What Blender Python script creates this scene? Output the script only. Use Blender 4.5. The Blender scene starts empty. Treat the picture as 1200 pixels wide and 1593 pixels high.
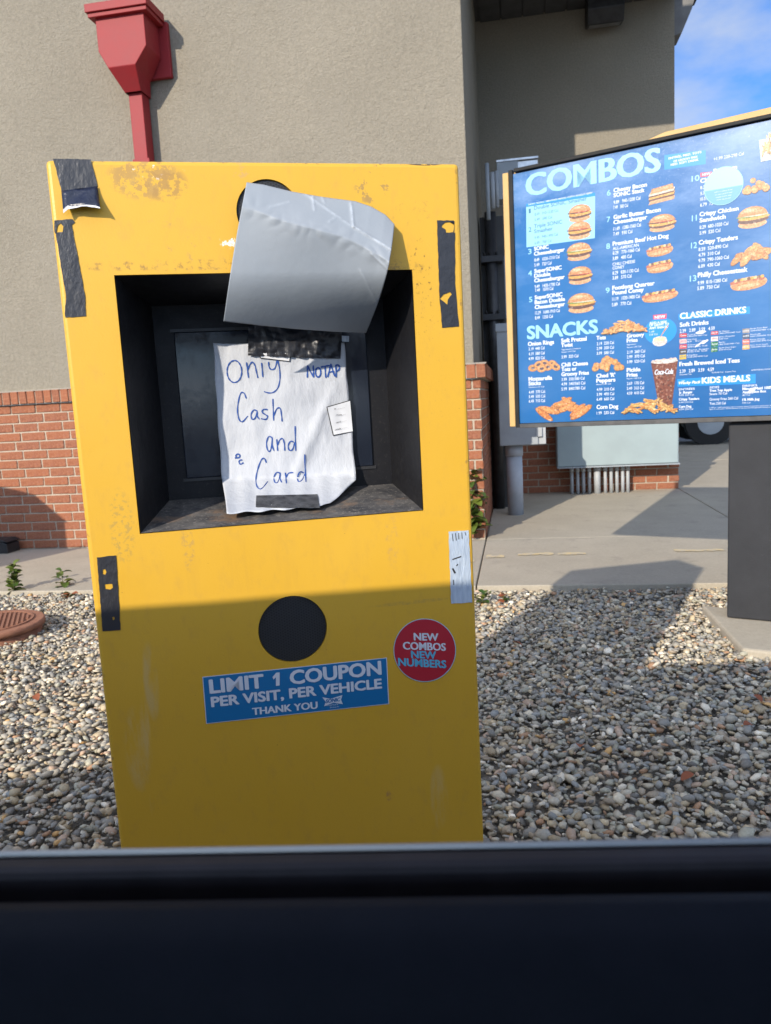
import bpy, bmesh, math, random
import numpy as np
from mathutils import Vector, Matrix, noise
random.seed(7); rng = np.random.default_rng(7)
R = math.radians
C = bpy.context.scene.collection
scene = bpy.context.scene

# ------------------------------------------------------------------ camera, sky, sun, exposure
CAM_H = .95
FPX, CX, CY = 1200., 600., 796.5
_d = np.array([450., 8403.5, FPX]); _d /= np.linalg.norm(_d)
_up = -_d; _fw = np.array([0, 0, 1.]) - _up*_up[2]; _fw /= np.linalg.norm(_fw)
_rt = np.cross(_fw, _up); _rt = _rt if _rt[0] > 0 else -_rt
RM = np.stack([_rt, _fw, _up])
cam_d = bpy.data.cameras.new('camera'); cam = bpy.data.objects.new('camera', cam_d); C.objects.link(cam)
_X, _Y, _Z = RM @ [1, 0, 0], RM @ [0, -1, 0], RM @ [0, 0, -1]
cam.matrix_world = Matrix(((_X[0], _Y[0], _Z[0], 0), (_X[1], _Y[1], _Z[1], 0), (_X[2], _Y[2], _Z[2], CAM_H), (0, 0, 0, 1)))
cam_d.sensor_fit = 'VERTICAL'; cam_d.sensor_height = 24; cam_d.lens = 24*FPX/1593
cam_d.clip_start = .02; cam_d.clip_end = 3000
cam_d.dof.use_dof = True; cam_d.dof.focus_distance = 1.5; cam_d.dof.aperture_fstop = 6.5
scene.camera = cam

SUN_EL, SUN_AZ = 23.9, 30.0          # light travels towards azimuth 30 (from +Y towards +X)
world = bpy.data.worlds.new('World'); scene.world = world; world.use_nodes = True
wn = world.node_tree.nodes; wl = world.node_tree.links
bg = wn['Background']; sky = wn.new('ShaderNodeTexSky'); sky.sky_type = 'NISHITA'; sky.sun_disc = False
sky.sun_elevation = R(SUN_EL); sky.sun_rotation = R(SUN_AZ+180); sky.air_density = 1.0; sky.dust_density = .4; sky.ozone_density = 2.0
bg.inputs[1].default_value = .15
tc = wn.new('ShaderNodeTexCoord'); mp = wn.new('ShaderNodeMapping'); mp.inputs['Scale'].default_value = (1, 1, 2.2)
mp.inputs['Location'].default_value = (3.569, 1.0556, 4.158)
wl.new(tc.outputs['Generated'], mp.inputs[0])
nz = wn.new('ShaderNodeTexNoise'); nz.inputs['Scale'].default_value = 2.6; nz.inputs['Detail'].default_value = 9; nz.inputs['Roughness'].default_value = .55
wl.new(mp.outputs[0], nz.inputs['Vector'])
rp = wn.new('ShaderNodeValToRGB'); rp.color_ramp.elements[0].position = .42; rp.color_ramp.elements[1].position = .62
wl.new(nz.outputs['Fac'], rp.inputs[0])
mxc = wn.new('ShaderNodeMix'); mxc.data_type = 'RGBA'; 
# clouds scatter forward: brighter towards the sun, boosted to lift the shaded sides
vd = wn.new('ShaderNodeVectorMath'); vd.operation = 'DOT_PRODUCT'; wl.new(tc.outputs['Generated'], vd.inputs[0])
vd.inputs[1].default_value = (-math.sin(R(30.))*math.cos(R(SUN_EL)), -math.cos(R(30.))*math.cos(R(SUN_EL)), math.sin(R(SUN_EL)))
vr = wn.new('ShaderNodeMapRange'); vr.inputs[1].default_value = -.3; vr.inputs[2].default_value = 1; vr.inputs[3].default_value = 1; vr.inputs[4].default_value = 3.6; wl.new(vd.outputs['Value'], vr.inputs[0])
vm_ = wn.new('ShaderNodeVectorMath'); vm_.operation = 'SCALE'; vm_.inputs[0].default_value = (2.55, 2.8, 3.25); wl.new(vr.outputs[0], vm_.inputs[3]); wl.new(vm_.outputs[0], mxc.inputs[7])
wl.new(rp.outputs[0], mxc.inputs[0])
gain = wn.new('ShaderNodeMix'); gain.data_type = 'RGBA'; gain.blend_type = 'MULTIPLY'; gain.inputs[0].default_value = 1
gain.inputs[7].default_value = (.25, .47, .77, 1)
wl.new(sky.outputs[0], gain.inputs[6]); wl.new(gain.outputs[2], mxc.inputs[6]); wl.new(mxc.outputs[2], bg.inputs[0])

sun_d = bpy.data.lights.new('sun', 'SUN'); sun = bpy.data.objects.new('sun', sun_d); C.objects.link(sun)
sun_d.energy = 3.1; sun_d.angle = R(.53); sun_d.color = (1, .90, .76)
e, a = R(SUN_EL), R(SUN_AZ)
SUN = Vector((math.sin(a)*math.cos(e), math.cos(a)*math.cos(e), -math.sin(e)))
sun.rotation_euler = SUN.to_track_quat('-Z', 'Y').to_euler(); sun.location = (-6, -8, 6)
scene.view_settings.view_transform = 'Standard'; scene.view_settings.look = 'None'
scene.view_settings.exposure = .77; scene.view_settings.gamma = 1; scene.view_settings.use_curve_mapping = False

# ------------------------------------------------------------------ helpers: frames and pixels to places
def ray(x, y): return RM @ np.array([x-CX, y-CY, FPX])
def gnd(x, y, z=0.):
    r = ray(x, y); t = (z-CAM_H)/r[2]; return np.array([r[0]*t, r[1]*t, z])
class Frame:
    """upright frame: u along the face, v into the depth, z up"""
    def __init__(s, origin, ang):
        s.o = np.array([origin[0], origin[1], 0.]); s.ang = R(ang)
        s.u = np.array([math.cos(s.ang), math.sin(s.ang), 0]); s.v = np.array([-math.sin(s.ang), math.cos(s.ang), 0])
    def loc(s, P): d = np.array(P)-s.o; return (float(d@s.u), float(d@s.v), float(P[2]))
    def at(s, x, y, v=0.):
        r = ray(x, y); o = np.array([0, 0, CAM_H]); t = ((s.o+s.v*v-o)@s.v)/(r@s.v); return s.loc(o+r*t)
    def ground(s, x, y, z=0.): return s.loc(gnd(x, y, z))
    def empty(s, name, label, cat, at=(0, 0, 0), group=None):
        o = bpy.data.objects.new(name, None); C.objects.link(o); o.empty_display_size = .1
        p = s.o+s.u*at[0]+s.v*at[1]; o.location = (p[0], p[1], at[2]); o.rotation_euler = (0, 0, s.ang)
        o['label'] = label; o['category'] = cat
        if group: o['group'] = group
        o['_off'] = list(at)
        return o
W = Frame((0, 0), 0)                                  # world
K = Frame((.152, 1.341), 11.5)                        # kiosk front, right edge
B = Frame((gnd(757, 838)[0], gnd(757, 838)[1]), -10)  # building front, right corner of the brick base
M = Frame((.615, 3.448), -31.5)                       # menu board front, lower left corner

def label(o, lab=None, cat=None, group=None, kind=None):
    if lab: o['label'] = lab
    if cat: o['category'] = cat
    if group: o['group'] = group
    if kind: o['kind'] = kind
    return o

class MB:
    """collects shapes, builds ONE mesh object; coordinates in the frame of the parent"""
    def __init__(s): s.v = []; s.f = []; s.sm = []; s.col = {}
    def add(s, vs, fs, smooth=False, col=None):
        n = len(s.v); s.v += [tuple(map(float, p)) for p in vs]
        for f in fs:
            s.f.append([i+n for i in f]); s.sm.append(smooth)
            if col is not None: s.col[len(s.f)-1] = col
        return s
    def box(s, x0, x1, y0, y1, z0, z1, col=None):
        return s.add([(x0,y0,z0),(x1,y0,z0),(x1,y1,z0),(x0,y1,z0),(x0,y0,z1),(x1,y0,z1),(x1,y1,z1),(x0,y1,z1)],
                     [(0,3,2,1),(4,5,6,7),(0,1,5,4),(1,2,6,5),(2,3,7,6),(3,0,4,7)], col=col)
    def prism(s, pts, axis, a0, a1):
        """pts: 2D outline; axis 0/1/2 is the extrusion axis"""
        def mk(p, a):
            q = list(p); q.insert(axis, a); return q
        n = len(pts)
        return s.add([mk(p, a0) for p in pts]+[mk(p, a1) for p in pts],
                     [list(range(n)), list(range(2*n-1, n-1, -1))]+[(i, i+n, (i+1) % n+n, (i+1) % n) for i in range(n)])
    def tube(s, pts, r, n=10, cap=True, smooth=True):
        pts = [Vector(p) for p in pts]; rings = []
        rr = r if isinstance(r, (list, tuple)) else [r]*len(pts)
        for i, p in enumerate(pts):
            d = (pts[min(i+1, len(pts)-1)]-pts[max(i-1, 0)]).normalized()
            q = d.to_track_quat('Z', 'Y'); rings.append([p+q@Vector((math.cos(2*math.pi*k/n)*rr[i], math.sin(2*math.pi*k/n)*rr[i], 0)) for k in range(n)])
        vs = [v for g in rings for v in g]; fs = []
        for i in range(len(pts)-1):
            for k in range(n): fs.append((i*n+k, i*n+(k+1) % n, (i+1)*n+(k+1) % n, (i+1)*n+k))
        s.add(vs, fs, smooth)
        if cap:
            m = len(s.v)-len(vs)
            s.f += [[m+k for k in range(n-1, -1, -1)], [m+(len(pts)-1)*n+k for k in range(n)]]; s.sm += [False, False]
        return s
    def disc(s, c, r, axis=1, n=40, t=.0, col=None, ry=None):
        ry = ry or r; P = []
        for k in range(n):
            a, b = math.cos(2*math.pi*k/n)*r, math.sin(2*math.pi*k/n)*ry
            P.append({1: (c[0]+a, c[1], c[2]+b), 2: (c[0]+a, c[1]+b, c[2])}[axis])
        return s.add(P, [list(range(n))], col=col)
    def build(s, name, mat, parent=None, bevel=0, seg=2, fix=True):
        me = bpy.data.meshes.new(name); me.from_pydata(s.v, [], s.f); me.update()
        me.polygons.foreach_set('use_smooth', s.sm)
        bm = bmesh.new(); bm.from_mesh(me)
        if s.col:
            lay = bm.loops.layers.float_color.new('Col'); bm.faces.ensure_lookup_table()
            for i, f in enumerate(bm.faces):
                c = s.col.get(i, (1, 1, 1))
                for l in f.loops: l[lay] = (*c, 1)
        if fix: bmesh.ops.recalc_face_normals(bm, faces=bm.faces)
        if bevel:
            ed = [e for e in bm.edges if len(e.link_faces) == 2 and e.calc_face_angle(0) > .5]
            bmesh.ops.bevel(bm, geom=ed, offset=bevel, segments=seg, affect='EDGES', profile=.5)
            if seg > 1:
                for f in bm.faces: f.smooth = f.smooth or f.calc_area() < 0
        bm.to_mesh(me); bm.free()
        return link(name, me, mat, parent)
def link(name, me, mat, parent=None):
    o = bpy.data.objects.new(name, me); C.objects.link(o)
    if mat is not None: me.materials.clear(); me.materials.append(mat)
    if parent is not None:
        o.parent = parent
        top = parent
        if top.type == 'EMPTY' and '_off' in top: o.location = [-q for q in top['_off']]
    return o
def in_frame(o, F):
    o.location = F.o; o.rotation_euler = (0, 0, F.ang); return o
def bool_cut(o, cutters):
    for c in cutters:
        m = o.modifiers.new('cut', 'BOOLEAN'); m.operation = 'DIFFERENCE'; m.solver = 'EXACT'; m.object = c
    dg = bpy.context.evaluated_depsgraph_get(); dg.update()
    me = bpy.data.meshes.new_from_object(o.evaluated_get(dg)); o.modifiers.clear(); o.data = me
    for c in cutters: bpy.data.objects.remove(c)
def fill2d(loops, F, v, thick, name, mat, parent, wr=0.):
    """flat shape with holes from pixel outlines, lying in plane v of frame F; thick goes towards the viewer"""
    cu = bpy.data.curves.new('tmp', 'CURVE'); cu.dimensions = '2D'; cu.fill_mode = 'BOTH'; cu.extrude = thick/2
    for lp in loops:
        P = [F.at(x, y, v) for x, y in lp] if F else lp
        sp = cu.splines.new('POLY'); sp.points.add(len(P)-1); sp.use_cyclic_u = True
        for p, q in zip(sp.points, P): p.co = (q[0], q[2], 0, 1)
    o = bpy.data.objects.new('tmp', cu); C.objects.link(o)
    dg = bpy.context.evaluated_depsgraph_get(); dg.update()
    me = bpy.data.meshes.new_from_object(o.evaluated_get(dg)); bpy.data.objects.remove(o); bpy.data.curves.remove(cu)
    for w in me.vertices:
        x, y, z = w.co
        w.co = (x, v-thick/2-z, y)
    me.update(); me.name = name
    return link(name, me, mat, parent)

# ------------------------------------------------------------------ materials
def mat(name, col, rough=.6, metal=0., spec=.5, coat=0.):
    m = bpy.data.materials.new(name); m.use_nodes = True; b = m.node_tree.nodes['Principled BSDF']
    b.inputs['Base Color'].default_value = (*col, 1); b.inputs['Roughness'].default_value = rough
    b.inputs['Metallic'].default_value = metal; b.inputs['Specular IOR Level'].default_value = spec
    b.inputs['Coat Weight'].default_value = coat; b.inputs['Coat Roughness'].default_value = .08
    return m
class N:
    def __init__(s, m): s.t = m.node_tree; s.n = s.t.nodes; s.l = s.t.links; s.b = s.n['Principled BSDF']
    def co(s, kind='Object'): 
        t = s.n.new('ShaderNodeTexCoord'); return t.outputs[kind]
    def noise(s, sc, det=4, ro=.55, vec=None, stretch=None, lo=None, hi=None):
        n = s.n.new('ShaderNodeTexNoise'); n.inputs['Scale'].default_value = sc; n.inputs['Detail'].default_value = det; n.inputs['Roughness'].default_value = ro
        v = vec if vec is not None else s.co()
        if stretch:
            mm = s.n.new('ShaderNodeMapping'); mm.inputs['Scale'].default_value = stretch; s.l.new(v, mm.inputs[0]); v = mm.outputs[0]
        s.l.new(v, n.inputs['Vector']); o = n.outputs['Fac']
        return s.ramp(o, lo, hi) if lo is not None else o
    def ramp(s, o, lo, hi, a=0., b=1.):
        r = s.n.new('ShaderNodeMapRange'); r.inputs[1].default_value = lo; r.inputs[2].default_value = hi
        r.inputs[3].default_value = a; r.inputs[4].default_value = b; s.l.new(o, r.inputs[0]); return r.outputs[0]
    def math(s, op, a, b=None):
        m = s.n.new('ShaderNodeMath'); m.operation = op
        for i, x in enumerate((a, b)):
            if x is None: continue
            if isinstance(x, (int, float)): m.inputs[i].default_value = x
            else: s.l.new(x, m.inputs[i])
        return m.outputs[0]
    def mix(s, fac, a, b, blend='MIX'):
        m = s.n.new('ShaderNodeMix'); m.data_type = 'RGBA'; m.blend_type = blend
        for i, x in ((0, fac), (6, a), (7, b)):
            if isinstance(x, (int, float)): m.inputs[i].default_value = x
            elif isinstance(x, tuple): m.inputs[i].default_value = (*x, 1)
            else: s.l.new(x, m.inputs[i])
        return m.outputs[2]
    def color(s, x): s.l.new(x, s.b.inputs['Base Color'])
    def rough(s, x): s.l.new(x, s.b.inputs['Roughness'])
    def bump(s, h, dist, strength=1., prev=None):
        n = s.n.new('ShaderNodeBump'); n.inputs['Distance'].default_value = dist; n.inputs['Strength'].default_value = strength
        s.l.new(h, n.inputs['Height'])
        if prev is not None: s.l.new(prev, n.inputs['Normal'])
        s.l.new(n.outputs[0], s.b.inputs['Normal']); return n.outputs[0]
    def attr(s, name='Col'):
        n = s.n.new('ShaderNodeVertexColor'); n.layer_name = name; return n.outputs[0]
    def sep(s, v=None):
        n = s.n.new('ShaderNodeSeparateXYZ'); s.l.new(v if v is not None else s.co(), n.inputs[0]); return n.outputs
    def blob(s, u, z, ru, rz, edge=.35):
        """soft elliptical mask in the object's own x-z plane"""
        x, _, zz = s.sep(); a = s.math('POWER', s.math('DIVIDE', s.math('SUBTRACT', x, u), ru), 2)
        b = s.math('POWER', s.math('DIVIDE', s.math('SUBTRACT', zz, z), rz), 2)
        return s.ramp(s.math('ADD', a, b), 1-edge, 1+edge, 1, 0)

def vary(name, col, col2, sc=6, lo=.35, hi=.65, rough=.6, bump=None, **kw):
    m = mat(name, col, rough, **kw); n = N(m); n.color(n.mix(n.noise(sc, 6, .6, lo=lo, hi=hi), col, col2))
    if bump: n.bump(n.noise(bump[0], 4, .6), bump[1])
    return m

# stucco: sand finish
m_stucco = mat('stucco', (.3, .27, .215), .95, spec=.2); n = N(m_stucco)
base = n.mix(n.noise(1.3, 5, .6, lo=.3, hi=.7), (.315, .28, .218), (.36, .32, .25))
grain = n.noise(70, 4, .8, lo=.36, hi=.64)
base = n.mix(grain, n.mix(1., base, (.78, .78, .78), 'MULTIPLY'), base); base = n.mix(n.noise(2.0, 6, .7, stretch=(3, 3, .35), lo=.52, hi=.72), base, (.30, .268, .212)); n.color(base)
p = n.bump(n.noise(75, 4, .8), .014, 1.); n.bump(n.noise(26, 2, .5), .008, .5, p)
m_stucco_dark = m_stucco
# brick, mortar
m_brick = mat('brick', (.36, .12, .06), .9, spec=.2); n = N(m_brick)
oi = n.n.new('ShaderNodeObjectInfo')
b1 = n.mix(oi.outputs['Random'], (.27, .088, .042), (.19, .066, .040))
b2 = n.mix(n.noise(60, 6, .7, lo=.35, hi=.7), b1, (.38, .17, .095))
b3 = n.mix(n.noise(22, 5, .7, lo=.58, hi=.8), b2, (.24, .10, .085)); b3 = n.mix(n.noise(8, 6, .7, vec=n.co('Object'), lo=.6, hi=.78), b3, (.55, .42, .34)); n.color(b3)
n.bump(n.noise(160, 4, .7), .003, .8)
m_mortar = vary('mortar', (.46, .39, .30), (.37, .32, .25), 30, rough=.95, bump=(200, .002))
# concrete
m_conc = mat('concrete', (.4, .37, .31), .9, spec=.25); n = N(m_conc)
c1 = n.mix(n.noise(2.2, 8, .65, lo=.3, hi=.7), (.42, .37, .285), (.50, .44, .34))
c1 = n.mix(n.noise(55, 5, .8, lo=.35, hi=.75), n.mix(1., c1, (.8, .8, .8), 'MULTIPLY'), c1)
c1 = n.mix(n.noise(5, 7, .7, lo=.56, hi=.72), c1, (.31, .275, .22)); c1 = n.mix(n.noise(240, 3, .7, lo=.66, hi=.72), c1, (.16, .15, .14)); n.color(c1)
n.bump(n.noise(180, 4, .7), .002, .8)
m_paintline = mat('worn_yellow_paint', (.72, .5, .12), .8); n = N(m_paintline)
n.color(n.mix(n.noise(30, 6, .8, lo=.42, hi=.6), (.48, .43, .34), (.66, .50, .22)))
m_soil = vary('soil', (.13, .115, .09), (.26, .23, .185), 40, rough=1, bump=(60, .02))
m_asphalt = vary('asphalt', (.045, .045, .045), (.065, .063, .06), 60, rough=.9, bump=(200, .004))
# pebbles
m_peb = mat('pebbles', (.3, .3, .3), .62, spec=.4); n = N(m_peb)
pc = n.mix(n.noise(110, 4, .7, lo=.35, hi=.7), n.attr(), n.mix(1., n.attr(), (.72, .72, .72), 'MULTIPLY'))
pc = n.mix(n.noise(300, 3, .7, lo=.62, hi=.72), pc, (.42, .40, .37)); n.color(pc); n.bump(n.noise(260, 3, .6), .0012, .8)
# kiosk yellow, with wear that sits on the front panel at its own places
m_yel = mat('yellow_painted_metal', (.8, .45, .03), .42, spec=.45); n = N(m_yel)
y0 = n.mix(n.noise(3, 5, .5, lo=.3, hi=.7), (.60, .340, .026), (.63, .362, .031))
y0 = n.mix(n.math('MULTIPLY', n.noise(38, 8, .75, stretch=(1, 1, .5), lo=.52, hi=.75), .38), y0, (.45, .26, .06))
def spot(px, py, rx, ry, sc, lo, hi, col, amt=1., stretch=None, edge=.35):
    global y0
    u, _, z = K.at(px, py); s_ = 1.36/FPX
    msk = n.math('MULTIPLY', n.blob(u, z, rx*s_, ry*s_, edge), n.noise(sc, 6, .7, lo=lo, hi=hi, stretch=stretch))
    y0 = n.mix(n.math('MULTIPLY', msk, amt), y0, col)
spot(224, 275, 44, 28, 62, .50, .51, (.38, .22, .06), .8)
spot(215, 285, 34, 14, 30, .50, .51, (.42, .26, .07), .6)
spot(240, 265, 36, 12, 70, .60, .62, (.80, .72, .60), .9)
spot(255, 285, 30, 22, 60, .5, .53, (.36, .2, .05), .8)
spot(372, 265, 14, 10, 60, .5, .55, (.5, .3, .1), .7)
spot(580, 283, 26, 34, 46, .57, .58, (.33, .2, .06), .85)
spot(355, 376, 11, 9, 60, .54, .56, (.85, .78, .70), .95)
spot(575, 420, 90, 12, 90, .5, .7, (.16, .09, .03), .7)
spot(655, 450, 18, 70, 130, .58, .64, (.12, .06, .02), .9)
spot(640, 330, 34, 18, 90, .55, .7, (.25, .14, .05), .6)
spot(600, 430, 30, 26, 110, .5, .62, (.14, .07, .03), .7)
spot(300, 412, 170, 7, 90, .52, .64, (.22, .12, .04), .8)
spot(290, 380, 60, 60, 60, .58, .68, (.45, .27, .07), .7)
spot(190, 820, 16, 50, 120, .52, .56, (.42, .27, .06), .8)
spot(293, 850, 9, 36, 90, .5, .58, (.46, .28, .07), .8)
spot(610, 840, 10, 40, 90, .5, .62, (.5, .3, .08), .7)
spot(668, 500, 30, 200, 160, .62, .68, (.35, .18, .05), .8)
spot(235, 1060, 10, 55, 30, .42, .60, (.52, .40, .20), .45, (1, 1, .25))
spot(215, 1165, 18, 60, 26, .45, .62, (.54, .43, .24), .42, (1, 1, .2))
spot(232, 1180, 8, 90, 50, .5, .7, (.56, .45, .26), .4, (1, 1, .1))
spot(683, 1240, 14, 50, 40, .42, .62, (.54, .42, .22), .45, (1, 1, .2))
spot(640, 937, 60, 3, 80, .4, .7, (.3, .2, .08), .6)
spot(605, 1238, 4, 8, 60, .4, .5, (.4, .2, .08), .9)
spot(130, 780, 5, 640, 60, .60, .66, (.30, .17, .05), .7)
spot(731, 780, 5, 640, 60, .60, .66, (.30, .17, .05), .7)
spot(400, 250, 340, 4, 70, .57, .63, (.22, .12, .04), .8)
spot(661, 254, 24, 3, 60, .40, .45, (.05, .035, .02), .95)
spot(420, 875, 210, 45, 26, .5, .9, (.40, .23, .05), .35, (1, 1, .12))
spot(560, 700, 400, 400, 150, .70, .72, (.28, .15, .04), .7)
y0 = n.mix(n.noise(230, 2, .6, lo=.74, hi=.76), y0, (.22, .10, .03))
n.color(y0); n.rough(n.noise(6, 5, .6, lo=.0, hi=1.)); 
rr_ = n.ramp(n.noise(6, 5, .6), .3, .7, .36, .52); n.rough(rr_); n.bump(n.noise(300, 3, .6), .0006, .35)
# black recess plastic with dust
m_black = mat('black_powder_coat', (.018, .018, .021), .42, spec=.25); n = N(m_black)
n.color(n.mix(n.noise(140, 5, .8, lo=.56, hi=.76), (.011, .011, .013), (.045, .043, .040))); n.rough(n.ramp(n.noise(12, 5, .7), .3, .7, .34, .6)); n.bump(n.noise(500, 2, .5), .0004, .5)
m_sill = mat('dusty_black_sill', (.04, .04, .04), .8); n = N(m_sill)
q = n.mix(n.noise(16, 8, .7, lo=.38, hi=.66), (.03, .03, .033), (.13, .12, .11)); q = n.mix(n.noise(130, 5, .8, lo=.54, hi=.66), q, (.22, .20, .175))
q = n.mix(n.noise(9, 5, .7, lo=.55, hi=.7), q, (.20, .125, .075)); n.color(q)
m_screen = mat('screen_glass', (.02, .026, .04), .07, spec=.45, coat=.1); n = N(m_screen)
sc_ = n.noise(20, 6, .8, stretch=(2.2, 1, .25), lo=.60, hi=.8); n.color(n.mix(sc_, (.012, .016, .026), (.09, .10, .12))); n.rough(n.ramp(n.noise(14, 6, .8), .4, .75, .07, .3))
m_tape = mat('black_tape', (.03, .03, .035), .38, spec=.55); n = N(m_tape)
n.color(n.mix(n.noise(60, 7, .8, stretch=(1.2, 1, .7), lo=.60, hi=.72), (.020, .021, .026), (.10, .105, .12)))
n.bump(n.noise(45, 6, .6, stretch=(1.2, 1, .7)), .003, .7)
m_tape_bend = mat('dark_blue_tape_underside', (.012, .016, .035), .3); n = N(m_tape_bend); n.bump(n.noise(60, 4, .6), .004, .6)
m_duct = mat('silver_duct_tape', (.45, .53, .62), .42, metal=.25); n = N(m_duct)
n.color(n.mix(n.noise(60, 5, .7, stretch=(3, 1, .4), lo=.4, hi=.75), (.42, .50, .60), (.60, .68, .76))); n.bump(n.noise(70, 4, .7, stretch=(1.5, 1, .3)), .004, .7)
m_white_edge = vary('torn_white_edge', (.72, .72, .74), (.5, .5, .55), 90)
m_grille = mat('perforated_grille', (.02, .02, .022), .5); n = N(m_grille)
x_, _, z_ = n.sep(); 
def wave(ax, ay):
    s_ = n.math('ADD', n.math('MULTIPLY', x_, ax), n.math('MULTIPLY', z_, ay)); return n.math('COSINE', s_)
kf = 2*math.pi/.0042
hx = n.math('ADD', n.math('ADD', wave(kf, 0), wave(kf*.5, kf*.866)), wave(-kf*.5, kf*.866))
n.color(n.mix(n.ramp(hx, .3, .9), (.018, .019, .021), (.003, .003, .003))); n.bump(n.ramp(hx, .3, .9, 1, 0), .001, .6)
# paper and printed things
m_label = mat('white_label', (.70, .71, .73), .6)
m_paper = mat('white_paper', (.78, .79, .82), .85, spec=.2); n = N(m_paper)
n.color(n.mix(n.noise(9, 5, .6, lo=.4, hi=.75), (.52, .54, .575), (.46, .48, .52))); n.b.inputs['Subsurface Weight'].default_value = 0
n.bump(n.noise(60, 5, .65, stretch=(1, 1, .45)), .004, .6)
m_ink = mat('blue_marker_ink', (.015, .07, .30), .6)
m_blackink = mat('black_ink', (.02, .02, .02), .7)
m_flap = mat('grey_vinyl_sheet', (.2, .2, .2), .45, spec=.4); n = N(m_flap)
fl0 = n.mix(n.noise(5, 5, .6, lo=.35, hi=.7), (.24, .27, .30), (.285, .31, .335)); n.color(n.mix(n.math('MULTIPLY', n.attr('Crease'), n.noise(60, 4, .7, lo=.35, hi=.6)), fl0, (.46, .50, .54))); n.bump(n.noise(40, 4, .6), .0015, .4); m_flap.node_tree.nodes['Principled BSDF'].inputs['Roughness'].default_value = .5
m_bluest = mat('blue_sticker', (.006, .15, .36), .35, coat=.2)
m_redst = mat('red_sticker', (.42, .015, .03), .4, coat=.2)
m_whitepr = mat('white_print', (.62, .65, .70), .5)
m_cyanpr = mat('pale_blue_print', (.10, .42, .60), .5)
m_paleb = mat('pale_cyan_print', (.27, .56, .72), .35)
m_stlow = mat('mid_blue_sticker', (.10, .30, .46), .4)
m_navypr = mat('navy_print', (.03, .14, .25), .4)
# menu board
m_board = mat('blue_menu_print', (.01, .1, .33), .28, coat=.55); n = N(m_board)
b0 = n.mix(n.noise(2.3, 4, .5, lo=.35, hi=.65), (.004, .095, .28), (.006, .112, .32))
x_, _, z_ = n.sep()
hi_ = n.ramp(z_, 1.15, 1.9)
st = n.noise(2.6, 9, .68, stretch=(.8, 1, 1.8), lo=.44, hi=.76); st = n.math('MULTIPLY', st, n.math('ADD', n.math('MULTIPLY', hi_, .7), .10))  # pale streaks put sky glare into the print colour, stronger higher up
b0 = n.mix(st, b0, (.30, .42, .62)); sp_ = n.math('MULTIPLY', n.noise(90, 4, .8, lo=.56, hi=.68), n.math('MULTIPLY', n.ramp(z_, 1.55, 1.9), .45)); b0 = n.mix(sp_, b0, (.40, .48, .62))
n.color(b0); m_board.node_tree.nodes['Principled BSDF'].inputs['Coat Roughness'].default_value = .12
m_frame = vary('dark_grey_frame', (.010, .010, .010), (.018, .017, .016), 20, rough=.6, spec=.25)
m_frame_low = vary('weathered_grey_rail', (.045, .045, .045), (.09, .085, .08), 16, rough=.6)
m_yelbd = vary('mustard_cabinet', (.55, .34, .12), (.48, .30, .10), 8, rough=.55)
m_post = mat('charcoal_post', (.05, .05, .055), .62, spec=.25); n = N(m_post)
po = n.mix(n.noise(7, 6, .7, lo=.3, hi=.75), (.026, .027, .030), (.036, .037, .041)); po = n.mix(n.noise(22, 6, .8, stretch=(1, 1, 2.5), lo=.70, hi=.74), po, (.16, .16, .17)); n.color(po); n.bump(n.noise(220, 3, .6), .001, .5)
m_food = mat('printed_food', (.5, .3, .1), .4, coat=.3); n = N(m_food)
fd = n.mix(n.noise(140, 5, .8, lo=.36, hi=.62), n.attr(), n.mix(1., n.attr(), (.45, .33, .26), 'MULTIPLY')); n.color(n.mix(n.noise(75, 4, .7, lo=.56, hi=.72), fd, n.mix(.5, n.attr(), (.85, .68, .50))))
m_rust = mat('rusty_iron', (.25, .1, .05), .85); n = N(m_rust)
n.color(n.mix(n.noise(20, 7, .7, lo=.3, hi=.7), (.23, .095, .055), (.33, .15, .085))); n.bump(n.noise(150, 4, .7), .002, .7)
m_red = mat('red_paint', (.45, .02, .03), .5, spec=.2); n = N(m_red)
n.color(n.mix(n.noise(9, 6, .7, lo=.35, hi=.75), (.27, .022, .026), (.24, .028, .032))); n.bump(n.noise(60, 3, .6), .0015, .3)
m_grey = vary('grey_painted_metal', (.34, .375, .40), (.28, .31, .335), 5, rough=.5)
m_pale = vary('pale_grey_cabinet_paint', (.30, .37, .38), (.27, .33, .34), 4, rough=.45)
m_pvc = vary('grey_pvc', (.40, .42, .44), (.32, .34, .35), 9, rough=.5)
m_bollard = vary('pale_blue_grey_pipe', (.42, .46, .52), (.34, .38, .43), 8, rough=.5)
m_shiny = vary('dull_steel', (.55, .57, .58), (.35, .36, .37), 12, rough=.32, metal=.8)
m_scup = vary('weathered_grey_metal', (.16, .155, .145), (.11, .105, .10), 9, rough=.6)
m_dark = vary('black_plastic', (.012, .012, .013), (.03, .03, .032), 20, rough=.45)
m_soffit = vary('dark_soffit_boards', (.07, .07, .07), (.05, .05, .049), 9, rough=.8)
m_tire = mat('tyre_rubber', (.012, .012, .012), .8)
m_truck = vary('dark_green_paint', (.010, .022, .018), (.014, .026, .022), 3, rough=.3, coat=.4)
m_glass = mat('dark_glass', (.01, .012, .014), .05, spec=.7)
m_leaf = mat('leaf_green', (.08, .14, .02), .5, spec=.4); n = N(m_leaf)
oi = n.n.new('ShaderNodeObjectInfo')
n.color(n.mix(oi.outputs['Random'], (.035, .075, .012), (.12, .15, .022))); n.b.inputs['Transmission Weight'].default_value = 0
m_leafdry = mat('dry_leaf', (.25, .07, .025), .7)
m_stem = mat('stem', (.09, .10, .04), .8)
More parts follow.
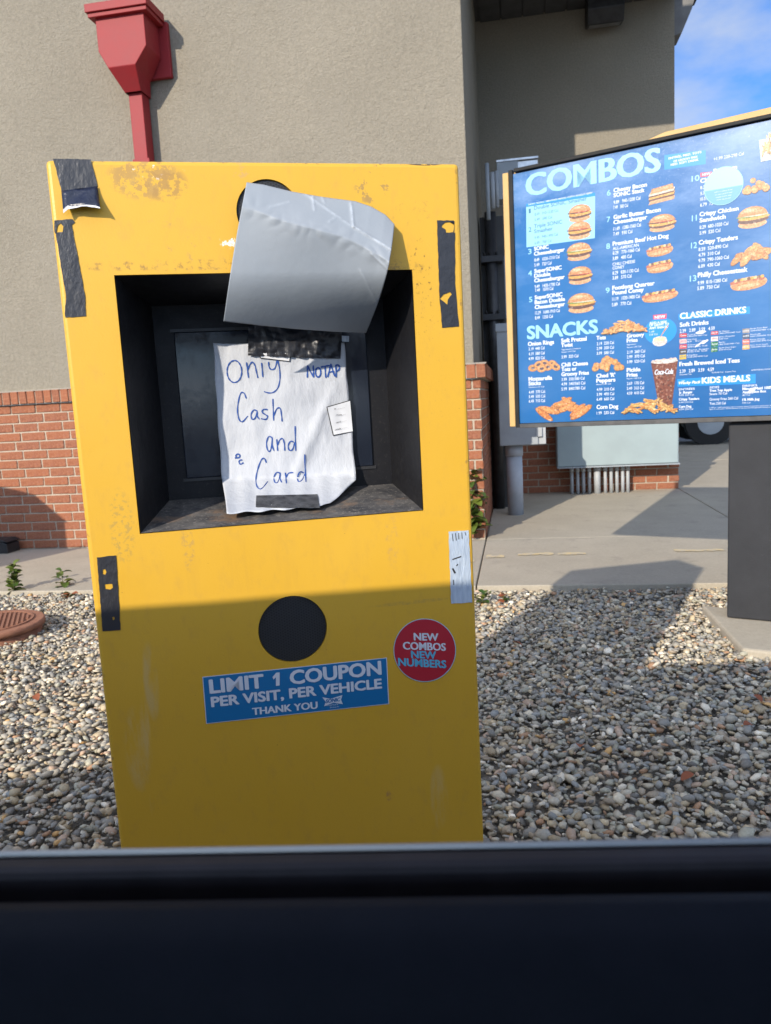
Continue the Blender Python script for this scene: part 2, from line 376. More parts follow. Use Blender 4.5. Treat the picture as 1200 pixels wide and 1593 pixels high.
m_panel = mat('navy_trim', (.018, .022, .034), .6, spec=.12); n = N(m_panel); n.color(n.mix(n.noise(30, 5, .6, lo=.3, hi=.7), (.004, .006, .011), (.006, .008, .014))); n.bump(n.noise(600, 3, .6), .0006, .5)
m_rubber = vary('window_rubber', (.014, .012, .016), (.022, .019, .024), 30, rough=.6, spec=.3)
m_chrome = mat('belt_chrome', (.36, .36, .35), .42, metal=1.)
m_carpaint = mat('pale_silver_car_paint', (.55, .55, .56), .35, coat=.6)  # unseen outside of the car, made pale to bounce light onto the kiosk

# ------------------------------------------------------------------ the setting: ground
o = MB().box(-300, 300, -300, 300, -.30, -.16).build('ground', m_asphalt); label(o, kind='structure')
curb0 = B.ground(60, 916)[1]                        # front line of the pavement, in the building's frame
VC = -1.33
# planting bed base under the gravel
o = MB().box(-9, 6, .55, 5.2, -.16, -.045).build('gravel_bed', m_soil); label(o, kind='structure')
# pavement: a base and its separate slabs with open joints between
pav = MB().box(-9.0, 7.6, VC+.01, 9.0, -.155, -.028).build('pavement', m_mortar); in_frame(pav, B); label(pav, kind='structure')
def slab(u0, u1, v0, v1, z=0.):
    g = .0035
    o = MB().box(u0+g, u1-g, v0+g, v1-g, -.12, z).build('concrete_slab', m_conc, pav, bevel=.004, seg=1); return o
us = [-8.9, -6.4, -3.95, -1.9, 0.0, 1.70, 3.6, 5.6, 7.5]
for i in range(8): slab(us[i], us[i+1], VC, -.03, .0015)
slab(0, 1.70, -.03, 2.6); slab(1.70, 3.6, -.03, 2.42); slab(3.6, 7.5, -.03, 2.42)
slab(1.70, 4.6, 2.42, 5.2, -.002); slab(1.70, 4.6, 5.2, 8.9); slab(4.6, 7.5, 2.42, 5.2); slab(4.6, 7.5, 5.2, 8.9)
# worn yellow paint dashes on the pavement
for (x0, y0_, x1, y1_) in ((695, 873, 738, 876), (757, 866, 785, 867), (806, 862, 862, 864), (868, 862, 912, 863), (1048, 856, 1128, 858)):
    a_ = B.ground(x0, y0_); b_ = B.ground(x1, y1_)
    me = MB(); vm = (a_[1]+b_[1])/2
    top = []; bot = []
    for k in range(9):
        t = k/8; u = a_[0]+(b_[0]-a_[0])*t; top.append((u, vm+.030+random.uniform(-.016, .016), .0055)); bot.append((u, vm-.030+random.uniform(-.016, .016), .0055))
    me.add(top+bot, [(k, k+1, k+10, k+9) for k in range(8)]); me.build('worn_paint_mark', m_paintline, pav)

# ------------------------------------------------------------------ gravel
def ico(sub):
    bm = bmesh.new(); bmesh.ops.create_icosphere(bm, subdivisions=sub, radius=1)
    v = np.array([p.co[:] for p in bm.verts]); f = np.array([[q.index for q in p.verts] for p in bm.faces]); bm.free(); return v, f
def pebbles(P, sub, name):
    v0, f0 = ico(sub); protos = []
    for k in range(14):
        d = np.array([1+.42*noise.noise(Vector(p)*1.15+Vector((k*7.3, 0, 0)))+.16*noise.noise(Vector(p)*2.7+Vector((0, k*5.1, 0))) for p in v0])
        q = v0*d[:, None]; q = np.sign(q)*np.abs(q)**(.80); protos.append(q)
    n = len(P); nv = len(v0); nf = len(f0)
    ax = rng.uniform(.55, 1.55, n)**1.15; L = .0098*ax*rng.uniform(.75, 1.3, n); Wd = L*rng.uniform(.48, .88, n); Hh = L*rng.uniform(.26, .55, n)
    yaw = rng.uniform(0, 2*np.pi, n); tl = rng.normal(0, .34, n); tl2 = rng.normal(0, .30, n)
    pi = rng.integers(0, 14, n)
    V = np.array(protos)[pi]*np.stack([L, Wd, Hh], 1)[:, None, :]
    def rot(V, ang, i, j):
        c, s_ = np.cos(ang)[:, None], np.sin(ang)[:, None]; a_, b_ = V[..., i].copy(), V[..., j].copy()
        V[..., i] = a_*c-b_*s_; V[..., j] = a_*s_+b_*c
    rot(V, tl, 0, 2); rot(V, tl2, 1, 2); rot(V, yaw, 0, 1)
    V += P[:, None, :]
    F = (f0[None]+(np.arange(n)*nv)[:, None, None]).reshape(-1, 3)
    me = bpy.data.meshes.new(name); me.vertices.add(n*nv); me.vertices.foreach_set('co', V.reshape(-1).astype(np.float32))
    me.loops.add(F.size); me.loops.foreach_set('vertex_index', F.reshape(-1).astype(np.int32))
    me.polygons.add(len(F)); me.polygons.foreach_set('loop_start', np.arange(0, F.size, 3, dtype=np.int32))
    me.polygons.foreach_set('use_smooth', np.ones(len(F), bool)); me.update()
    pal = np.array([(.25, .25, .25), (.34, .33, .31), (.18, .185, .195), (.42, .40, .36), (.30, .26, .20), (.22, .24, .27), (.13, .13, .135), (.55, .53, .50), (.38, .33, .25), (.30, .19, .13), (.46, .30, .14), (.26, .23, .20), (.68, .66, .63), (.28, .29, .27), (.36, .28, .24)])
    pw = np.array([15, 14, 11, 9, 9, 8, 4, 3.5, 7, 3, 1.0, 11, .9, 11, 5]); ci = rng.choice(len(pal), n, p=pw/pw.sum())
    cc = pal[ci]*rng.uniform(.85, 1.2, (n, 1))*1.42*np.array([[1.10, 1.0, .81]])
    ca = me.color_attributes.new('Col', 'FLOAT_COLOR', 'POINT')
    ca.data.foreach_set('color', np.concatenate([np.repeat(cc, nv, 0), np.ones((n*nv, 1))], 1).reshape(-1).astype(np.float32))
    me.validate(); o = link(name, me, m_peb); return o
sp = .0158; pts = []
gy, gx = np.meshgrid(np.arange(1.38, 4.6, sp), np.arange(-2.7, 2.6, sp), indexing='ij')
gx = gx+(np.arange(gx.shape[0])[:, None] % 2)*sp/2
X = (gx+rng.uniform(-.45, .45, gx.shape)*sp).ravel(); Y = (gy+rng.uniform(-.45, .45, gx.shape)*sp).ravel()
cl = (X-B.o[0])*B.v[0]+(Y-B.o[1])*B.v[1]
kl = np.stack([(X-K.o[0])*K.u[0]+(Y-K.o[1])*K.u[1], (X-K.o[0])*K.v[0]+(Y-K.o[1])*K.v[1]], 1)
keep = (cl < VC-.006) & (X > -.62*Y-.22) & (X < .54*Y+.30)
keep &= ~((kl[:, 0] > -.62) & (kl[:, 0] < -.02) & (kl[:, 1] > .03) & (kl[:, 1] < .22))
X, Y, cl = X[keep], Y[keep], cl[keep]
Z = -.030+rng.uniform(-.006, .010, len(X))+.008*np.sin(X*3.1+Y*2.3)*np.sin(Y*4.1)
edge = np.clip((VC-cl)/.10, 0, 1); Z -= .010*(1-edge)*0
X2 = rng.random(len(X)) < .16; Z[X2] += .010
PP = np.stack([X, Y, Z], 1)
near = Y < 1.56
_g = pebbles(PP[near], 2, 'near_gravel'); _g2 = pebbles(PP[~near], 1, 'gravel')
label(_g2, 'grey, tan and white river pebbles covering the planting bed around the yellow kiosk', 'gravel', kind='stuff'); _g2.name = 'gravel'
label(_g, 'grey river pebbles in shade right outside the car window', 'gravel', kind='stuff'); _g.name = 'gravel'

# ------------------------------------------------------------------ the restaurant building
bld = B.empty('restaurant_building', 'tan stucco restaurant building with red brick base and a deep recess for utility boxes', 'building')
D = 2.415; ZC0, ZC1 = 1.070, 1.166; SOF = 4.30; UE = 1.70
MB().box(-9, -.045, .05, 2.44, ZC1-.004, 5.6).build('stucco_wall', m_stucco, bld, bevel=.006, seg=2)
MB().box(-.047, UE-.03, D, D+.30, ZC1-.004, 5.6).build('stucco_wall', m_stucco, bld)
MB().box(UE-.33, UE-.034, D+.302, 9, ZC1-.004, 5.6).build('stucco_wall', m_stucco, bld)
MB().box(-.043, UE-.032, .22, D-.002, SOF, 4.42).build('soffit', m_soffit, bld)
MB().box(-.043, UE-.030, .20, .218, SOF-.01, 5.6).build('fascia', m_stucco, bld)
for k in range(9): MB().box(.0+k*.19, .176+k*.19, .24, D-.004, SOF-.014, SOF-.002).build('soffit_board', m_soffit, bld)
# mortar backing, brick pieces
MB().box(-9, -.008, .008, 2.3, -.02, ZC0).build('mortar_backing', m_mortar, bld)
MB().box(.006, UE-.008, D-.052, D+.25, -.02, ZC0).build('mortar_backing', m_mortar, bld)
MB().box(UE-.30, UE-.008, D+.26, 9, -.02, ZC0).build('mortar_backing', m_mortar, bld)
CO = ZC0/16.; BL = .198; BT = .0105
def brick_mesh(l, h, d, k):
    r = random.Random(k); b = MB(); j = lambda: r.uniform(-.0016, .0016)
    b.box(0, l, 0, d, 0, h); b.v = [(x+j(), y+j(), z+j()) for x, y, z in b.v]
    bm_o = b.build('brick', m_brick, None, bevel=.0035, seg=1); me = bm_o.data; bpy.data.objects.remove(bm_o); return me
full = [brick_mesh(BL-BT, CO-BT, .05, k) for k in range(4)]; half = [brick_mesh((BL-BT)/2-.004, CO-BT, .05, 9+k) for k in range(3)]
sold = [brick_mesh(.058, ZC1-ZC0-.008, .09, 20+k) for k in range(4)]
def put(me, u, v, z, rz=0., name='brick'):
    o = link(name, me, None, bld); o.location = (u, v, z); o.rotation_euler = (0, 0, rz+random.uniform(-.004, .004)); return o
stuff = MB()
nb = 0
for r_ in range(16):
    z = r_*CO+.004; off = BL/2 if r_ % 2 else 0
    u = 0.0 if not off else -.0545
    while u > -8.9:
        u -= BL
        vis = (u > -4.0 and u < -2.75) or u > -.55
        if vis: put(full[random.randrange(4)], u, random.uniform(-.002, .002), z); nb += 1
        else: stuff.box(u, u+BL-BT, .0, .02, z, z+CO-BT)
    # return wall of the recess (faces the alcove)
    v = .0005 if off else .0565
    while v < 2.2:
        if v < 1.3: put(full[random.randrange(4)], -.0015, v, z, math.pi/2)
        else: stuff.box(-.02, -.0015, v, v+BL-BT, z, z+CO-BT)
        v += BL
o = stuff.build('brick_courses', m_brick, bld); o['kind'] = 'stuff'
for r_ in range(16):
    z = r_*CO+.004; off = BL/2 if r_ % 2 else 0; u = UE-BL+BT/2
    if off: put(half[r_ % 3], UE-(BL-BT)/2+.004, D-.06, z); u -= BL/2
    while u > .02:
        if r_ < 8: put(full[random.randrange(4)], u, D-.06, z)
        else: put(full[random.randrange(4)], u, D-.06, z)
        u -= BL
# soldier course (cap)
caprow = MB(); u = .040
while u > -8.9:
    u -= .066; me = sold[random.randrange(4)]
    if u > -.5 or (-4.0 < u < -2.75): put(me, u, -.038, ZC0+.004)
    else: caprow.box(u, u+.058, -.038, .05, ZC0+.004, ZC1-.004)
v = .098
while v < 2.2:
    if v < 1.3: put(sold[random.randrange(4)], .040, v-.04, ZC0+.004, math.pi/2)
    v += .066
o = caprow.build('brick_cap_course', m_brick, bld); o['kind'] = 'stuff'
MB().box(-9, .028, -.028, .045, ZC0+.002, ZC1-.012).build('cap_mortar', m_mortar, bld)
MB().box(-.04, .022, .05, 2.3, ZC0+.002, ZC1-.012).build('cap_mortar', m_mortar, bld)
MB().add([(-9, -.036, ZC1-.004), (.038, -.036, ZC1-.004), (.038, .06, ZC1+.010), (-9, .06, ZC1+.010)], [(0, 1, 2, 3)]).build('cap_slope', m_mortar, bld)
b = MB(); b.box(.0, UE+.02, D-.085, D+.02, ZC0+.004, ZC1-.004); b.build('cap_mortar', m_brick, bld)

# wall lamp under the soffit in the recess
f0 = B.at(912, 40, D-.2); f1 = B.at(973, 43, D-.2)
lp = B.empty('wall_light', 'black wedge shaped wall light high in the shaded recess above the menu board', 'light', (f0[0], D, f0[2]))
w0, w1, zb = f0[0]+.01, f1[0]-.01, f0[2]+.0
MB().prism([(D-.26, zb+.10), (D-.20, zb), (D-.003, zb+.05), (D-.003, zb+.42), (D-.26, zb+.34)], 0, w0, w1).build('housing', m_dark, lp, bevel=.008)
MB().add([(w0+.02, D-.195, zb-.002), (w1-.02, D-.195, zb-.002), (w1-.02, D-.03, zb+.040), (w0+.02, D-.03, zb+.040)], [(0, 1, 2, 3)]).build('lens', m_shiny, lp)
# metal scupper beyond the right corner of the wall
q0 = B.at(1052, 5, D+.5); 
sc_o = B.empty('scupper', 'grey metal roof scupper sticking out from the right edge of the stucco wall', 'scupper', (UE, D+.5, q0[2]))
z1 = q0[2]
MB().prism([(UE-.03, z1), (UE+.24, z1+.04), (UE+.20, z1-.10), (UE+.11, z1-.30), (UE-.03, z1-.34)], 1, D+.40, D+.66).build('hopper', m_scup, sc_o, bevel=.004)
MB().prism([(UE-.032, z1+.03), (UE+.28, z1+.072), (UE+.28, z1+.045), (UE-.032, z1+.003)], 1, D+.36, D+.70).build('rim', m_frame, sc_o)

# red rain water head and downspout
VF = -.20
dsp = B.empty('downspout', 'red metal rainwater head and square downpipe on the tan stucco wall', 'downspout', (B.at(215, 110, VF)[0], .05, 0))
def bp(x, y, v): return B.at(x, y, v)
tl, tr_ = bp(148, 22, VF), bp(222, 9, VF); ml, mr = bp(153, 80, VF), bp(228, 70, VF); bl, br = bp(164, 106, VF), bp(209, 100, VF)
uL, uR = (tl[0]+ml[0])/2, (tr_[0]+mr[0])/2; zt, zm, zb = tl[2], (ml[2]+mr[2])/2, (bl[2]+br[2])/2
pl, pr = bp(198, 125, -.07)[0], bp(219, 125, -.07)[0]
hv = [(uL, VF, zt), (uR, VF, zt), (uR, VF+.21, zt), (uL, VF+.21, zt), (uL, VF, zm), (uR, VF, zm), (uR, VF+.21, zm), (uL, VF+.21, zm)]
lowz = zb-.07
hv += [(uL+.055, VF+.0, zb), (uR-.085, VF+.0, zb), (uR-.085, VF+.2, zb-.04), (uL+.055, VF+.2, zb-.04), (pl-.01, VF+.10, lowz-.05), (pr+.01, VF+.10, lowz-.05), (pr+.01, .045, lowz-.05), (pl-.01, .045, lowz-.05)]
fs = [(0, 1, 5, 4), (1, 2, 6, 5), (2, 3, 7, 6), (3, 0, 4, 7), (4, 5, 9, 8), (5, 6, 10, 9), (6, 7, 11, 10), (7, 4, 8, 11), (8, 9, 13, 12), (9, 10, 14, 13), (10, 11, 15, 14), (11, 8, 12, 15)]
MB().add(hv, fs).build('rainwater_head', m_red, dsp, bevel=.004)
MB().box(uL-.045, uR+.045, VF-.045, VF+.215, zt-.004, zt+.045).box(uL-.035, uR+.035, VF-.03, VF+.213, zt-.03, zt-.0045).build('rim', m_red, dsp, bevel=.003)
MB().box(uL+.05, uR+.060, VF+.212, .046, zt-.34, zt-.0).build('back_bracket', m_red, dsp, bevel=.003)
MB().box(pl, pr, -.07, .035, .0, lowz-.045).build('downpipe', m_red, dsp, bevel=.004)
for z in (1.5, 2.6): MB().box(pl-.012, pr+.012, -.075, .048, z, z+.04).build('strap', m_red, dsp, bevel=.002)

# black rodent bait box at the foot of the wall
g0 = B.ground(47, 851)
bb = B.empty('bait_box', 'low black plastic bait box lying against the brick wall at the left edge', 'box', (g0[0]-.2, -.16, 0))
MB().prism([(g0[0]-.40, .002), (g0[0]+.0, .002), (g0[0]+.0, .07), (g0[0]-.03, .085), (g0[0]-.40, .085)], 1, -.19, -.045).build('base', m_dark, bb, bevel=.006)
MB().prism([(g0[0]-.405, .0865), (g0[0]+.012, .0865), (g0[0]-.03, .104), (g0[0]-.36, .104)], 1, -.195, -.042).build('lid', m_dark, bb, bevel=.004)
MB().box(g0[0]-.30, g0[0]-.22, -.194, -.1905, .02, .05).build('entry_hole', m_tire, bb)

# ------------------------------------------------------------------ utilities in the recess
VB = 2.10
c0 = B.at(867, 722, VB); c1_ = B.at(1058, 722, VB)
cab = B.empty('electrical_cabinet', 'wide pale grey electrical cabinet on the brick wall below the menu board', 'cabinet', ((c0[0]+c1_[0])/2, D-.06, c0[2]))
zc = .268
MB().box(c0[0], c1_[0]-.01, VB+.004, D-.075, zc, 1.02).build('body', m_pale, cab, bevel=.004)
MB().box(c0[0]+.008, c1_[0]-.018, VB-.006, VB+.002, zc+.006, 1.01).build('door', m_pale, cab, bevel=.002)
MB().box(c0[0]+.0, c1_[0], VB-.012, D-.075, zc-.012, zc-.001).build('bottom_flange', m_grey, cab)
xs = [890, 899, 908, 917, 926, 942, 951, 960, 969, 977]
for i, x in enumerate(xs):
    u = B.at(x, 745, 2.22)[0]; r_ = .030 if i == 4 else .0155
    if i == 4: u += .02
    o = B.empty('conduit', ('widest' if i == 4 else ['first', 'second', 'third', 'fourth', '', 'sixth', 'seventh', 'eighth', 'ninth', 'rightmost'][i])+' of the grey vertical conduits under the pale cabinet, counted from the left', 'conduit', (u, 2.22, 0), 'conduits below the electrical cabinet')
    MB().tube([(u, 2.22, -.01), (u, 2.22, zc-.013)], r_, 12).build('pipe', m_pvc, o)
    MB().tube([(u, 2.22, zc-.06), (u, 2.22, zc-.014)], r_+.004, 12).build('fitting', m_pvc, o)
# tall grey meter box and fat pipe
VM = .93
t0 = B.at(778, 694, VM); t1 = B.at(838, 690, VM); ttop = B.at(776, 506, VM)[2]
mb = B.empty('meter_box', 'tall grey utility box with a stepped lower right corner left of the menu board', 'utility box', (t0[0]+.1, VM+.1, t0[2]))
MB().box(t0[0], t1[0], VM, VM+.22, t0[2], ttop).build('body', m_grey, mb, bevel=.006)
MB().box(t1[0]-.045, t1[0]+.058, VM+.02, VM+.18, t0[2]+.001, t0[2]+.16).build('side_flange', m_pvc, mb, bevel=.003)
MB().box(t1[0]-.02, t1[0]+.03, VM-.004, VM+.15, t0[2]+.06, t0[2]+.3).build('hasp', m_pvc, mb, bevel=.003)
MB().box(t0[0]-.006, t1[0]+.006, VM-.01, VM+.23, ttop-.05, ttop+.012).build('lid', m_grey, mb, bevel=.004)
gp = B.ground(803, 800)
fp = B.empty('riser_pipe', 'fat pale blue grey pipe rising from the pavement to the tall grey box', 'pipe', (gp[0], gp[1], 0))
MB().tube([(gp[0], gp[1], -.01), (gp[0], gp[1], t0[2]-.001)], .062, 24).build('pipe', m_bollard, fp)
MB().tube([(gp[0], gp[1], t0[2]-.09), (gp[0], gp[1], t0[2]-.002)], .069, 24).build('collar', m_bollard, fp)
# upper boxes
VU = 1.5
a0 = B.at(775, 330, VU); a1 = B.at(837, 243, VU)
ub = B.empty('upper_meter_box', 'shiny topped grey box behind the top left corner of the menu board', 'utility box', (a0[0]+.1, VU+.1, a0[2]))
MB().box(a0[0], a1[0]-.16, VU, VU+.2, B.at(780, 310, VU)[2], a1[2]-.015).build('body', m_grey, ub, bevel=.004)
MB().box(a0[0]+.13, a1[0], VU+.02, VU+.18, a1[2]-.20, a1[2]-.016).build('side_box', m_shiny, ub, bevel=.004)
MB().box(a0[0]-.003, a1[0]+.003, VU-.004, VU+.2, a1[2]-.0145, a1[2]+.004).build('lid', m_shiny, ub, bevel=.002)
m0 = B.at(781, 496, VU); m1 = B.at(781, 398, VU)
gb = B.empty('grey_junction_box', 'plain grey junction box between two black pipe clamps left of the menu board', 'utility box', (m0[0]+.1, VU+.1, m0[2]))
MB().box(m0[0], m0[0]+.30, VU, VU+.18, m0[2], m1[2]).build('body', m_grey, gb, bevel=.004)
MB().box(m0[0]+.008, m0[0]+.292, VU-.006, VU-.001, m0[2]+.01, m1[2]-.01).build('cover', m_grey, gb, bevel=.002)
for k, (px, pa, pb, mt, r_, lab) in enumerate(((760.5, 254, 342, m_grey, .016, 'dark grey vent cylinder, leftmost of three above the black pipes'), (767.5, 268, 325, m_pvc, .019, 'pale vent cylinder in the middle of three above the black pipes'), (774, 266, 323, m_pvc, .016, 'pale vent cylinder nearest the shiny topped box'))):
    vv = 1.25+.1*k; p0, p1 = B.at(px, pb, vv), B.at(px, pa, vv)
    o = MB().tube([(p0[0], vv, p0[2]), (p0[0], vv, p1[2])], r_, 12).build('vent_cylinder', mt); in_frame(o, B); label(o, lab, 'vent', 'vent cylinders in the recess')
vv = 1.42; pA = B.at(771, 590, vv); pB_ = B.at(769, 330, vv)
bpipe = B.empty('black_riser', 'thick glossy black riser pipe held by black clamps beside the grey boxes', 'pipe', (pA[0], vv, pA[2]))
MB().tube([(pA[0]+.0, vv, 0.), (pA[0], vv, pB_[2])], .047, 20).build('pipe', m_dark, bpipe)
for y in (402, 492):
    z = B.at(770, y, vv)[2]
    MB().box(pA[0]-.085, pA[0]+.09, vv-.06, vv+.07, z-.035, z+.018).build('clamp', m_dark, bpipe, bevel=.004)
    for k in (-.055, -.01, .04): MB().tube([(pA[0]+k, vv-.055, z+.018), (pA[0]+k, vv-.055, z+.042)], .011, 8).build('bolt', m_tire, bpipe)
MB().box(pA[0]-.09, pA[0]+.10, vv+.06, vv+.30, .0, pB_[2]-.02).build('backing_box', m_soffit, bpipe)

# dark truck parked in the shade beyond the building
tx, ty, _ = gnd(1118, 693)
tf = Frame((tx, ty+.3), -12)
tk = tf.empty('parked_truck', 'dark green truck standing in shade far behind the building, seen under the menu board', 'truck')
MB().prism([(-1.2, .42), (5.6, .42), (5.6, 1.25), (3.0, 1.3), (2.5, 2.05), (.9, 2.1), (.8, 1.35), (-1.2, 1.35)], 1, 0, 1.9).build('body', m_truck, tk, bevel=.05)
MB().prism([(1.0, 1.36), (2.75, 1.36), (2.4, 1.95), (1.0, 2.0)], 1, -.012, -.002).build('side_window', m_glass, tk)
for i, wx in enumerate((-.05, .0, 3.9)):
    if i == 0: continue
    for wy in (-.02, 1.70):
        w_ = MB().tube([(wx, wy, .36), (wx, wy+.22, .36)], .38, 28).build('wheel', m_tire, tk)
        MB().tube([(wx, wy-.008, .36), (wx, wy+.1, .36)], .2, 20).build('rim', m_grey, w_)
MB().box(-1.24, 5.62, -.03, .1, .40, .55).build('side_step', m_dark, tk, bevel=.01)
MB().box(-1.35, -1.2, .05, 1.85, .45, .75).build('bumper', m_dark, tk, bevel=.02)

# ------------------------------------------------------------------ text helper
_cache = {}
def glyphs(txt, bold=0., shear=0.):
    bold = min(bold, .010)
    k = (txt, bold, shear)
    if k not in _cache:
        cu = bpy.data.curves.new('t', 'FONT'); cu.body = txt; cu.size = 1; cu.offset = bold; cu.shear = shear; cu.resolution_u = 3; cu.fill_mode = 'FRONT'
        o = bpy.data.objects.new('t', cu); C.objects.link(o)
        dg = bpy.context.evaluated_depsgraph_get(); dg.update()
        me = bpy.data.meshes.new_from_object(o.evaluated_get(dg)); v = np.array([w.co[:] for w in me.vertices]); f = [list(p.vertices) for p in me.polygons]
        bpy.data.objects.remove(o); bpy.data.curves.remove(cu); bpy.data.meshes.remove(me); _cache[k] = (v, f)
    return _cache[k]
CAPH = None
def capheight(bold):
    v, _ = glyphs('H', bold); return v[:, 1].max()-v[:, 1].min()
def put_text(mb, F, v_, txt, x0, y0, x1, cap, bold=.02, shear=0., y1=None):
    """baseline starts at pixel (x0,y0), ends at x1; cap = capital height in pixels"""
    g, f = glyphs(txt, bold, shear); A = F.at(x0, y0, v_)
    slope = 0. if y1 is None else None
    Bp = F.at(x1, y0 if y1 is None else y1, v_); T = F.at(x0, y0-cap, v_)
    sx = (Bp[0]-A[0])/(g[:, 0].max()-g[:, 0].min()); sz = (T[2]-A[2])/capheight(bold); rise = 0 if y1 is None else (Bp[2]-A[2])/(Bp[0]-A[0])
    b0_ = 0
    P = [(A[0]+(p[0]-g[:, 0].min())*sx, v_, A[2]+(p[1]-b0_)*sz+(p[0]-g[:, 0].min())*sx*rise) for p in g]
    mb.add(P, f)
    if bold >= .03:
        ex, ez = .030*abs(sx), .026*abs(sz)
        for i_, (dx, dz) in enumerate(((ex, 0), (-ex, 0), (0, ez), (ex*.7, -ez*.7), (-ex*.7, ez*.7)) if .035 <= bold and txt != 'COMBOS' else ((ex, 0), (-ex, 0))):
            mb.add([(p[0]+dx, p[1]-.00005*(i_+1), p[2]+dz) for p in P], f)

# ------------------------------------------------------------------ menu board
brd = M.empty('menu_board', 'large blue drive through menu board with burgers, snacks and drinks in a dark frame', 'menu board')
UL0 = M.at(808, 663)[0]; UB = 1.86
ZB = (M.at(808, 661)[2]+M.at(1195, 650)[2])/2; ZT = (M.at(812, 262)[2]+M.at(1200, 186)[2])/2
MB().prism([(UL0-.012, ZB-.010), (UB+.05, ZB-.010), (UB+.05, ZT+.056), (UL0+.62, ZT+.034), (UL0+.5, ZT+.005), (UL0-.012, ZT+.002)], 1, .014, .17).build('cabinet', m_yelbd, brd, bevel=.004)
MB().box(UL0-.040, UL0-.0135, -.012, .172, ZB-.005, ZT+.0).build('side_trim', m_yelbd, brd, bevel=.003)
MB().box(UL0-.012, UL0+.004, -.010, .013, ZB-.01, ZT+.008).build('frame_stile', m_frame, brd)
MB().box(UB+.0, UB+.05, -.010, .013, ZB-.01, ZT+.01).build('frame_stile', m_frame, brd)
MB().box(UL0+.012, UB-.001, -.014, .0135, ZT-.004, ZT+.010).build('frame_rail', m_frame, brd, bevel=.002)
MB().box(UL0+.005, UB-.001, -.010, .0135, ZB-.012, ZB+.006).build('frame_rail', m_frame_low, brd, bevel=.002)
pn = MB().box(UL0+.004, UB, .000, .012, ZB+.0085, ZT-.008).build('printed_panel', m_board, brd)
def r5(x, y): return 790+x/5.714, 180+y/5.714
def r6(x, y): return 990+x/5.31, 180+y/5.31
def r7(x, y): return 800+x/5.714, 440+y/5.714
def r8(x, y): return 990+x/5.714, 460+y/5.714
class Item:
    def __init__(s): s.m = {}
    def t(s, rf, txt, x, y, x1, cap, mat_, bold=.02, shear=0.):
        k = 5.31 if rf is r6 else 5.714
        a_ = rf(x, y); b_ = rf(x1, y)
        put_text(s.m.setdefault(mat_.name, (MB(), mat_))[0], M, -.0006, txt, a_[0], a_[1], b_[0], cap/k, bold, shear); return s
    def done(s, name='lettering', lab=None):
        for mb_, mm in s.m.values():
            o = mb_.build(name, mm, brd, fix=False)
            if lab: o['label'] = lab
Wt, Pc, Nv = m_whitepr, m_paleb, m_navypr
def quad(mb_, pts, v_=-.0003): mb_.add([M.at(x, y, v_) for x, y in pts], [(0, 1, 2, 3)])
m_lightpan = mat('light_blue_print', (.25, .51, .68), .35, coat=.4); m_midblue = mat('mid_blue_print', (.01, .23, .62), .3, coat=.5)
m_newred = mat('red_badge_print', (.55, .06, .12), .4)
q = MB(); quad(q, [r5(165, 812), r5(778, 714), r5(775, 1088), r5(168, 1170)]); q.build('light_panel', m_lightpan, brd, fix=False)
q = MB(); quad(q, [r5(165, 785), r5(778, 684), r5(778, 712), r5(165, 808)]); q.build('blue_strip', m_midblue, brd, fix=False)
q = MB(); quad(q, [r6(232, 325), r6(575, 283), r6(575, 400), r6(232, 447)]); q.build('blue_strip', m_midblue, brd, fix=False)
q = MB(); quad(q, [r8(375, 165), r8(1010, 95), r8(1010, 160), r8(378, 215)]); q.build('blue_strip', m_midblue, brd, fix=False)
q = MB(); quad(q, [r8(365, 742), r8(1062, 695), r8(1062, 780), r8(368, 808)]); q.build('blue_strip', m_midblue, brd, fix=False)
q = MB(); quad(q, [r8(150, 172), r8(272, 160), r8(268, 205), r8(152, 212)], -.0005); quad(q, [r6(530, 472), r6(628, 462), r6(628, 495), r6(530, 508)], -.0005); q.build('new_badge', m_newred, brd, fix=False)
q = MB(); A = M.at(*r8(215, 315)); q.disc((A[0], -.0003, A[2]), .062, n=30, ry=.052); q.build('blue_strip', m_midblue, brd, fix=False)
PX = 3.35/1200/5.714
I = Item()
_a = (819, 305.5); 
def full(s, txt, x, y, x1, cap, mm, bold): put_text(s.m.setdefault(mm.name, (MB(), mm))[0], M, -.0006, txt, x, y, x1, cap, bold); return s
full(I, 'COMBOS', 819.5, 305.5, 1027, 34, Pc, .036).done('heading')
Item().t(r7, 'SNACKS', 120, 500, 742, 112, Pc, .036).done('heading')
Item().t(r8, 'CLASSIC DRINKS', 390, 207, 975, 52, Wt, .035).done('heading')
Item().t(r8, 'KIDS MEALS', 585, 780, 1012, 52, Wt, .045).t(r8, 'our', 405, 762, 435, 14, Wt).t(r8, 'Wacky Pack', 380, 788, 572, 24, Wt, .04, .3).done('heading')
Item().t(r8, 'Fresh Brewed Iced Teas', 385, 627, 918, 38, Wt, .03).done('heading'); Item().t(r8, 'Soft Drinks', 388, 277, 642, 38, Wt, .03).done('heading')
TW = {}
